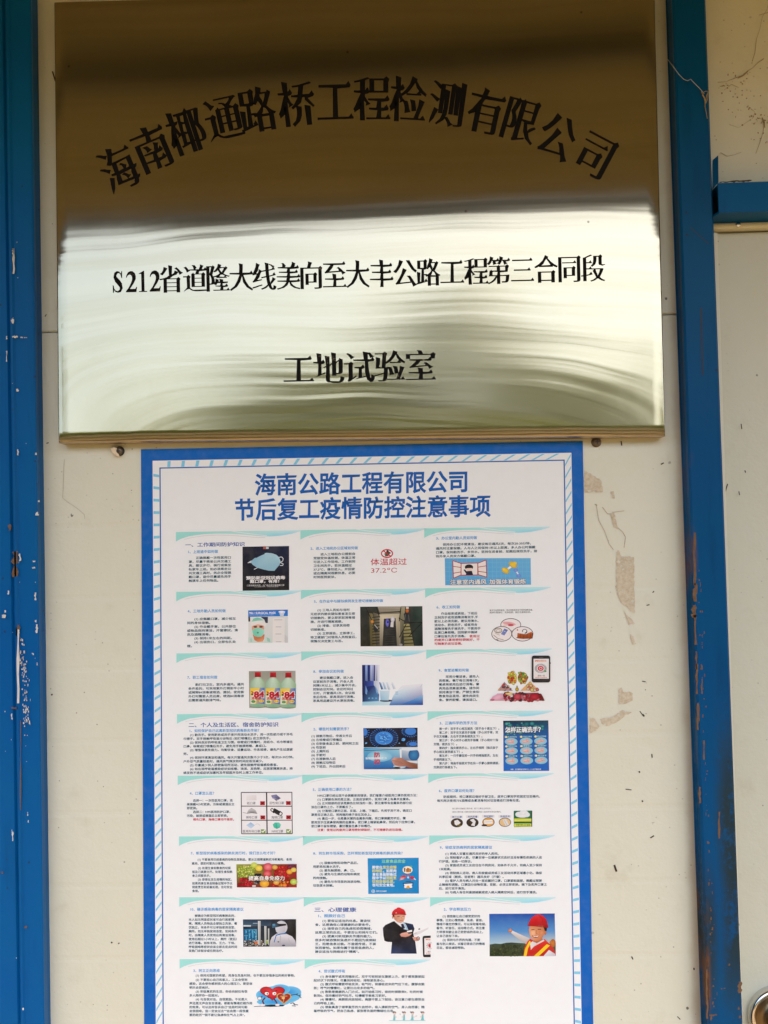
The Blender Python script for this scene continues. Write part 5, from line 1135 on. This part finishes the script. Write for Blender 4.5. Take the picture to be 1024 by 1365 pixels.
# -- row 7
def d71(I):
    rg = random.Random(2)
    I.poly([(560, 165), (942, 163), (942, 360), (563, 361)], [(26, 46, 66), (20, 26, 34), (40, 44, 46), (34, 50, 60)])
    I.poly([(560, 166), (770, 165), (760, 210), (562, 216)], [(40, 66, 90), (20, 36, 56), (50, 76, 96), (70, 100, 120)]); I.rect(563, 206, 618, 216, (206, 220, 226)); I.rect(632, 190, 666, 196, (150, 170, 180))
    I.poly([(565, 236), (662, 234), (660, 316), (565, 318)], [(20, 110, 160), (60, 160, 206), (30, 120, 170), (16, 90, 140)])
    for k in range(8): I.line([(570+k*12, 240), (572+k*12, 314)], 4, (110, 200, 226) if k % 2 else (16, 70, 110))
    blobs(I, rg, 30, 570, 238, 655, 312, 3, 6, [(150, 220, 236), (30, 90, 130), (90, 180, 210)])
    blobs(I, rg, 90, 568, 318, 742, 354, 4, 9, [(196, 200, 196), (110, 120, 120), (60, 70, 74), (226, 226, 220), (150, 150, 140), (120, 90, 60)])
    I.fan(655, 334, 10, 12, (226, 110, 40)); I.fan(742, 318, 8, 8, (206, 214, 70)); I.rect(726, 322, 742, 340, (150, 180, 60))
    for x, w, y0 in ((678, 20, 176), (722, 16, 212), (745, 10, 230)): I.poly([(x-w/2, y0), (x+w/2, y0), (x+w/2, 350), (x-w/2+2, 350)], [(226, 228, 222), (170, 176, 176), (130, 136, 136), (196, 200, 196)])
    I.poly([(880, 168), (942, 164), (942, 322), (906, 285), (878, 268)], [(24, 30, 40), (16, 18, 24), (30, 28, 28), (28, 28, 30), (36, 40, 44)])
    I.poly([(750, 360), (756, 320), (768, 292), (800, 268), (836, 262), (872, 268), (914, 288), (936, 318), (942, 345), (942, 360)], [(176, 176, 184), (196, 196, 202), (216, 216, 220), (226, 226, 228), (206, 208, 214), (220, 220, 224), (226, 226, 226), (200, 200, 206), (180, 180, 190), (160, 160, 170)])
    I.fan(836, 222, 44, 48, (196, 198, 204), (236, 236, 238), 24); I.poly([(796, 222), (862, 210), (872, 240), (858, 268), (820, 272), (798, 252)], [(214, 216, 220), (196, 198, 204), (206, 208, 212), (180, 182, 190), (190, 192, 200), (206, 208, 214)])
    I.poly([(766, 206), (796, 186), (820, 196), (870, 196), (872, 208), (826, 216), (800, 222), (772, 226)], [(30, 50, 70), (20, 24, 30), (26, 28, 34), (20, 20, 24), (30, 30, 34), (24, 26, 30), (40, 60, 80), (70, 120, 150)]); I.fan(782, 204, 12, 9, (60, 120, 160), (110, 170, 200), 10)
    I.line([(800, 278), (830, 270), (872, 266)], 8, (40, 120, 190)); I.line([(800, 276), (784, 330)], 6, (40, 110, 180)); I.line([(830, 280), (826, 356)], 4, (170, 170, 178)); I.line([(886, 300), (906, 356)], 4, (180, 180, 188)); I.fan(815, 326, 7, 5, (96, 96, 110)); I.fan(852, 352, 12, 6, (60, 66, 90))
panel(7, 0, d71, [('10、确诊感染病毒的居家隔离建议', 178, 565, 92, 21, HEAD)],
      [(['　　被确诊为新型冠状病毒肺炎的，', '本人如无明显症状者可自行居家隔', '离。隔离人员物品全部独立洗涤，餐', '饮独立，有条件可以单独使用浴室、', '厕所。如无单独使用浴室，如间条件', '时，由隔离人员使用后再清洁消毒，', '使用后超过1小时以上，厕所（便后）', '进行消毒。如有发热、乏力、干咳、', '呼吸困难等症状应该立即去定点时间', '发热门诊就诊或住院治疗。'], 170, 530, 138, 28, 20)], 'picture of a figure in a white protective suit')
def d72(I):
    I.poly([(835, 270), (852, 258), (892, 246), (950, 222), (948, 234), (900, 262), (852, 284)], [(228, 226, 226)]*7); I.line([(878, 236), (890, 232)], 9, (96, 90, 90)); I.line([(848, 268), (868, 262)], 6, (200, 196, 196))
    SU = (26, 28, 38); S2 = (16, 16, 22)
    I.poly([(622, 226), (640, 205), (690, 182), (706, 176), (730, 200), (764, 226), (776, 186), (838, 200), (850, 232), (840, 262), (856, 330), (866, 411), (680, 411), (688, 328), (654, 326), (634, 318), (626, 282)], [(36, 44, 66), SU, SU, S2, S2, S2, S2, (36, 56, 96), SU, S2, S2, (24, 40, 70), (30, 60, 110), SU, S2, S2, SU])
    I.poly([(704, 178), (772, 178), (790, 206), (806, 242), (776, 236), (738, 206)], [(226, 230, 236), (214, 222, 232), (236, 238, 240), (196, 216, 230), (176, 206, 226), (236, 238, 240)])
    I.poly([(752, 198), (770, 196), (782, 226), (768, 232), (758, 222)], (26, 36, 66)); I.line([(772, 186), (792, 224), (800, 242)], 5, (110, 190, 220))
    I.poly([(692, 128), (783, 126), (781, 158), (770, 182), (750, 190), (726, 184), (706, 166)], [(206, 140, 110), (232, 180, 150), (240, 196, 166), (216, 160, 130), (206, 150, 120), (220, 166, 136), (200, 136, 106)])
    I.fan(694, 148, 6, 12, (206, 140, 112)); I.line([(726, 144), (744, 142)], 4, (90, 50, 40)); I.line([(762, 142), (778, 141)], 4, (90, 50, 40)); I.line([(742, 172), (766, 170)], 4, (160, 80, 70)); I.line([(756, 148), (760, 160)], 4, (190, 126, 98)); I.poly([(690, 130), (704, 132), (706, 148), (698, 146)], (40, 26, 24))
    I.poly([(686, 132), (690, 110), (704, 94), (726, 84), (752, 84), (774, 94), (784, 110), (788, 130), (740, 126)], [(190, 14, 30), (206, 20, 36), (220, 40, 52), (226, 50, 60), (236, 80, 84), (220, 36, 48), (200, 20, 36), (180, 12, 28), (196, 16, 32)]); I.line([(688, 131), (740, 127), (790, 131)], 6, (170, 10, 26)); I.fan(736, 84, 14, 5, (210, 30, 44)); I.fan(718, 118, 5, 4, (236, 180, 180))
    I.poly([(744, 272), (760, 262), (796, 256), (806, 268), (834, 266), (812, 284), (786, 292), (754, 288)], [(222, 160, 140), (232, 176, 154), (236, 186, 164), (226, 166, 146), (232, 180, 160), (216, 150, 130), (206, 140, 120), (210, 146, 126)]); I.poly([(793, 248), (832, 240), (832, 254), (800, 258)], (240, 240, 240))
    I.poly([(834, 292), (856, 290), (884, 296), (882, 314), (862, 322), (846, 314)], [(226, 170, 150), (220, 160, 140), (206, 146, 128), (210, 150, 130), (196, 130, 112), (214, 156, 136)]); I.ring(876, 302, 11, 13, 4, (60, 56, 60), 12)
    BK = (36, 36, 38); I.poly([(918, 283), (966, 281), (966, 436), (920, 437), (911, 430), (907, 300), (910, 288)], BK); I.poly([(920, 300), (966, 298), (966, 416), (922, 418)], (240, 238, 236)); I.text('请微信', 928, 309, 964, 11, (226, 120, 60), .03)
    for k in range(7):
        w = math.pi*.5+math.pi*k/6; I.line([(968+20*math.cos(w), 353+16*math.sin(w)), (968+34*math.cos(w), 353+25*math.sin(w))], 4, (120, 120, 120))
    I.poly([(966, 338), (954, 342), (948, 353), (954, 364), (966, 368)], (206, 30, 50)); I.text('长按', 930, 408, 962, 9, (226, 130, 80)); I.text('服务', 944, 396, 966, 10, (120, 120, 120))
panel(7, 1, d72, [('三、心理健康', 128, 432, 95, 29, SEC), ('1、照顾好自己', 153, 352, 139, 21, HEAD)],
      [(['　　(1) 要保证适当的休息。清淡饮', '食，这是确保心理健康的必要条件。', '　　(2) 接受自己的焦虑和恐慌情绪，', '这是正常的反应。不要否认和排斥它们。', '　　(3) 提高对新冠肺炎传播的能力。', '很多时候恐惧和焦虑并不是因为疾病缺', '乏，而是信息过载。不造谣传谣，不紧', '张而害怕。如果你属于容易焦虑的人，', '建议适当与网络进行“隔离”。'], 135, 600, 175, 27.7, 20)], 'cut out of a suited man in a red helmet beside a phone')
def d73(I):
    I.poly([(497, 125), (968, 122), (971, 250), (499, 255)], [(26, 84, 176), (22, 70, 160), (90, 150, 206), (84, 146, 206)]); I.poly([(499, 255), (971, 250), (973, 340), (500, 345)], [(84, 146, 206), (90, 150, 206), (196, 206, 196), (170, 204, 216)])
    I.poly([(500, 345), (540, 338), (580, 341), (620, 332), (660, 330), (700, 333), (745, 336), (780, 340), (975, 340), (975, 428), (500, 430)], [(70, 84, 70), (60, 76, 60), (64, 80, 60), (50, 66, 50), (46, 62, 46), (56, 74, 50), (70, 84, 56), (76, 90, 60), (80, 90, 60), (60, 70, 36), (44, 60, 30)])
    rg = random.Random(6); blobs(I, rg, 70, 510, 352, 745, 422, 6, 14, [(60, 76, 40), (44, 58, 34), (80, 90, 44), (52, 70, 42)])
    I.fan(955, 336, 20, 30, (170, 90, 30), (206, 130, 50), 14); I.fan(940, 330, 10, 12, (196, 120, 50))
    I.poly([(648, 248), (664, 246), (720, 272), (786, 300), (764, 346), (700, 300), (658, 266)], [(226, 222, 216), (236, 232, 226), (222, 216, 210), (206, 200, 196), (176, 170, 168), (190, 184, 180), (206, 200, 196)])
    I.fan(648, 246, 14, 14, (196, 120, 80), (230, 160, 116), 12); I.line([(646, 232), (654, 240)], 8, (216, 146, 104)); I.line([(640, 250), (656, 254)], 3, (150, 84, 56))
    I.poly([(742, 430), (750, 372), (770, 325), (792, 303), (826, 322), (862, 320), (896, 306), (926, 336), (958, 372), (974, 402), (974, 428)], [(196, 30, 26), (214, 44, 34), (226, 56, 40), (216, 46, 36), (206, 36, 30), (214, 44, 36), (226, 60, 44), (220, 50, 40), (206, 40, 34), (190, 28, 26), (170, 20, 20)])
    I.poly([(744, 430), (754, 378), (786, 318), (802, 330), (776, 372), (764, 430)], (240, 206, 40)); I.poly([(816, 430), (910, 343), (934, 352), (852, 430)], (244, 210, 44)); I.poly([(886, 430), (926, 384), (970, 412), (974, 428)], [(226, 226, 230), (236, 236, 238), (206, 206, 212), (196, 196, 204)])
    I.poly([(792, 340), (806, 322), (838, 334), (880, 308), (896, 318), (850, 342), (818, 360), (796, 384)], [(236, 234, 230), (226, 222, 220), (216, 212, 210), (236, 234, 230), (226, 222, 220), (216, 212, 210), (206, 202, 200), (230, 226, 224)])
    I.poly([(806, 318), (876, 296), (884, 312), (838, 336)], [(196, 120, 76), (180, 106, 66), (190, 116, 72), (170, 96, 60)])
    I.poly([(786, 214), (886, 212), (896, 240), (892, 272), (876, 302), (850, 318), (826, 318), (802, 302), (788, 272), (782, 242)], [(216, 146, 100), (196, 124, 84), (196, 122, 80), (206, 130, 86), (196, 118, 76), (206, 128, 86), (216, 142, 98), (230, 160, 116), (236, 170, 124), (230, 160, 114)])
    I.fan(812, 262, 20, 22, (232, 166, 122), (244, 190, 146), 14); I.fan(872, 262, 16, 20, (206, 134, 92), (222, 150, 108), 12); I.poly([(884, 214), (914, 216), (910, 244), (898, 262), (894, 240)], (36, 24, 20)); I.fan(900, 262, 9, 15, (196, 120, 80))
    I.line([(800, 240), (822, 238)], 5, (70, 40, 26)); I.line([(846, 236), (870, 236)], 5, (70, 40, 26)); I.line([(836, 244), (832, 264), (842, 266)], 4, (176, 104, 66))
    I.poly([(804, 278), (830, 286), (858, 276), (848, 294), (826, 298), (810, 290)], [(140, 50, 40)]*6); I.poly([(808, 281), (830, 287), (854, 279), (846, 290), (820, 291)], (240, 234, 226))
    I.poly([(774, 208), (782, 186), (800, 154), (830, 132), (856, 128), (884, 138), (908, 166), (916, 196), (922, 222), (884, 212), (830, 210)], [(176, 14, 24), (200, 24, 34), (216, 36, 44), (226, 50, 54), (232, 66, 66), (214, 36, 44), (190, 20, 32), (170, 12, 24), (150, 8, 20), (170, 12, 24), (186, 18, 28)]); I.line([(852, 132), (878, 160), (886, 206)], 5, (176, 14, 26)); I.line([(774, 209), (830, 212), (922, 223)], 6, (160, 10, 22))
panel(7, 2, d73, [('2、学会释放压力', 170, 367, 92, 21, HEAD)],
      [(['　　(1) 做些能让自己感觉更好的', '事情。比如心情烦躁、焦虑、紧张、', '情绪不稳定的情况，可以采取看电视、', '看书、听音乐、运动等方式。将注意', '力转移到能让自己更舒适的活动上，', '让自己放松下来。', '　　(2) 保持与外界的沟通，不要', '羞与别人倾诉。试着记录自己的情绪', '日志，都会减轻帮助。'], 118, 488, 142, 28.3, 20)], 'picture of a smiling worker pointing under blue sky')
# -- row 8
def d81(I):
    for q in ((820, 330, 160, 66), (900, 312, 80, 44), (720, 330, 66, 40), (830, 290, 70, 36), (780, 380, 120, 30)): I.fan(*q, (110, 196, 236), (36, 150, 226), 24)
    I.poly([(650, 412), (760, 400), (862, 402), (850, 412), (760, 416)], (24, 20, 22)); I.line([(640, 414), (700, 410)], 4, (60, 56, 56))
    DKR = (90, 10, 20)
    I.line([(720, 350), (700, 372), (712, 398)], 10, DKR); I.line([(782, 356), (800, 380), (806, 398)], 10, DKR); I.line([(700, 340), (684, 352)], 8, DKR); I.fan(680, 355, 15, 11, (240, 240, 240)); I.ring(680, 355, 15, 11, 3, (60, 60, 60), 14); I.fan(700, 403, 20, 8, (240, 236, 236)); I.fan(808, 402, 16, 8, (240, 236, 236))
    def heart(cx, cy, w, h, col, cc):
        pts = []
        for k in range(36):
            t_ = 2*math.pi*k/36; pts.append((cx+w*(16*math.sin(t_)**3)/16, cy-h*(13*math.cos(t_)-5*math.cos(2*t_)-2*math.cos(3*t_)-math.cos(4*t_))/15))
        b = len(I.V); I.up(); I.V.append(tuple(P(*I.pt(cx-w*.2, cy-h*.2), POFF+I.h))); I.C.append(cc)
        for x, y in pts: I.V.append(tuple(P(*I.pt(x, y), POFF+I.h))); I.C.append(col)
        for k in range(36): I.F.append((b, b+1+k, b+1+(k+1) % 36))
    heart(772, 313, 90, 54, (120, 10, 20), (150, 10, 24)); heart(772, 312, 84, 49, (196, 22, 36), (230, 56, 64))
    for x in (732, 786): I.fan(x, 320, 14, 12, (246, 246, 246)); I.fan(x+3, 322, 5, 5, (24, 20, 20))
    I.line([(716, 302), (746, 310)], 6, DKR); I.line([(776, 308), (806, 298)], 6, DKR); I.line([(738, 350), (770, 352)], 4, DKR)
    heart(855, 352, 54, 44, (200, 170, 100), (226, 196, 120)); heart(855, 351, 46, 36, (150, 26, 26), (190, 50, 40)); I.line([(830, 340), (880, 338)], 4, (220, 190, 110)); I.line([(856, 326), (852, 380)], 4, (220, 190, 110)); I.fan(850, 352, 12, 9, (226, 196, 130))
    for pts in ([(905, 332), (940, 326), (966, 338)], [(966, 338), (980, 352)], [(940, 326), (956, 322)], [(966, 338), (972, 328)], [(900, 392), (922, 386), (936, 400), (956, 402)], [(922, 386), (930, 404)], [(912, 408), (940, 410)]): I.line(pts, 5, (40, 44, 60))
panel(8, 0, d81, [('3、树立正向思维', 203, 395, 155, 21, HEAD)],
      [(['　　(1) 保持对国家的希望，用身在危急时刻，也不要忘珍惜身边的美好事物。'], 175, 948, 190, 28, 20),
       (['　　(2) 不要担心自己和家人，工友会受到', '感染，这会使你感到很大的心理压力，要坚信', '明天会更美好。', '　　(3) 积极真实的生活，你会向前往有很', '多人陪伴你一起面对。', '　　(4) 与自我对话，自我鼓励。不论是大', '声还是无声自言自语道，都能有情绪拦截作用', '的效果，可以这样告诉自己“这段时间可能', '会很困难，但一定会过去”“这会是一段很重', '要的经历”“我不能让焦虑和生气占上风”。'], 175, 628, 221, 28.1, 20)], 'picture of a fighting red heart on a blue splash')
def d82(I):
    TL = (120, 200, 206); SK = (232, 204, 190); HR = (84, 84, 90)
    for k, x in enumerate((705, 775, 834, 908)):
        y = 470; w = 7 if k < 2 else 11
        I.poly([(x-6, y+2), (x+6, y+2), (x+7, y+26), (x+w, y+43), (x-w-4, y+43), (x-7, y+26)], TL)
        I.line([(x-4, y+8), (x-16 if k % 2 else x+15, y+18), (x-8 if k % 2 else x+7, y+26)], 4, SK)
        I.fan(x+2, y-8, 10, 11, SK, None, 14)
        I.poly([(x-9, y-6), (x-10, y-14), (x-3, y-21), (x+7, y-21), (x+13, y-14), (x+13, y-7), (x+8, y-13), (x-2, y-14)], HR)
        I.fan(x-11, y-17, 5, 5, HR, None, 8)
    I.line([(668, 515), (928, 514)], 5, (160, 216, 216)); I.line([(742, 466), (750, 470)], 3, (130, 130, 130)); I.line([(856, 484), (868, 480)], 3, (130, 130, 130))
panel(8, 1, d82, [('4、尝试腹式呼吸', 160, 352, 159, 21, HEAD)],
      [(['　　(1) 身体躺平或采用端坐式，双手可轻轻放在腹部上方，便于感觉腹部起', '起伏伏下的情况，尽量保持轻松，排除紧张身心。', '　　(2) 腹式呼吸需要呼吸变深，吸气时，将感吸进来的气往下走，腹部会鼓', '胀；呼气时慢慢吐，让要比出来多的吸气。', '　　(3) 数数是健康的入门方式，如开始练习时，吸的时候数到4，吐的时候', '数到6，保持最好的气吐尽，吐慢缓节奏练习更好。', '　　(4) 慢慢时，肩膀肌肉放轻松，肩膀不要上下起动，该注意力都在感受自', '己的呼吸上面。', '　　(5) 想象真身于绿草盈芳的大自然中，吸入清新的空气，身入自然香；随', '着呼吸的节气，把自己焦虑、紧张等负面的情绪吐出来。'], 125, 922, 198, 27.4, 20)], 'four tiny breathing figures on a teal line')
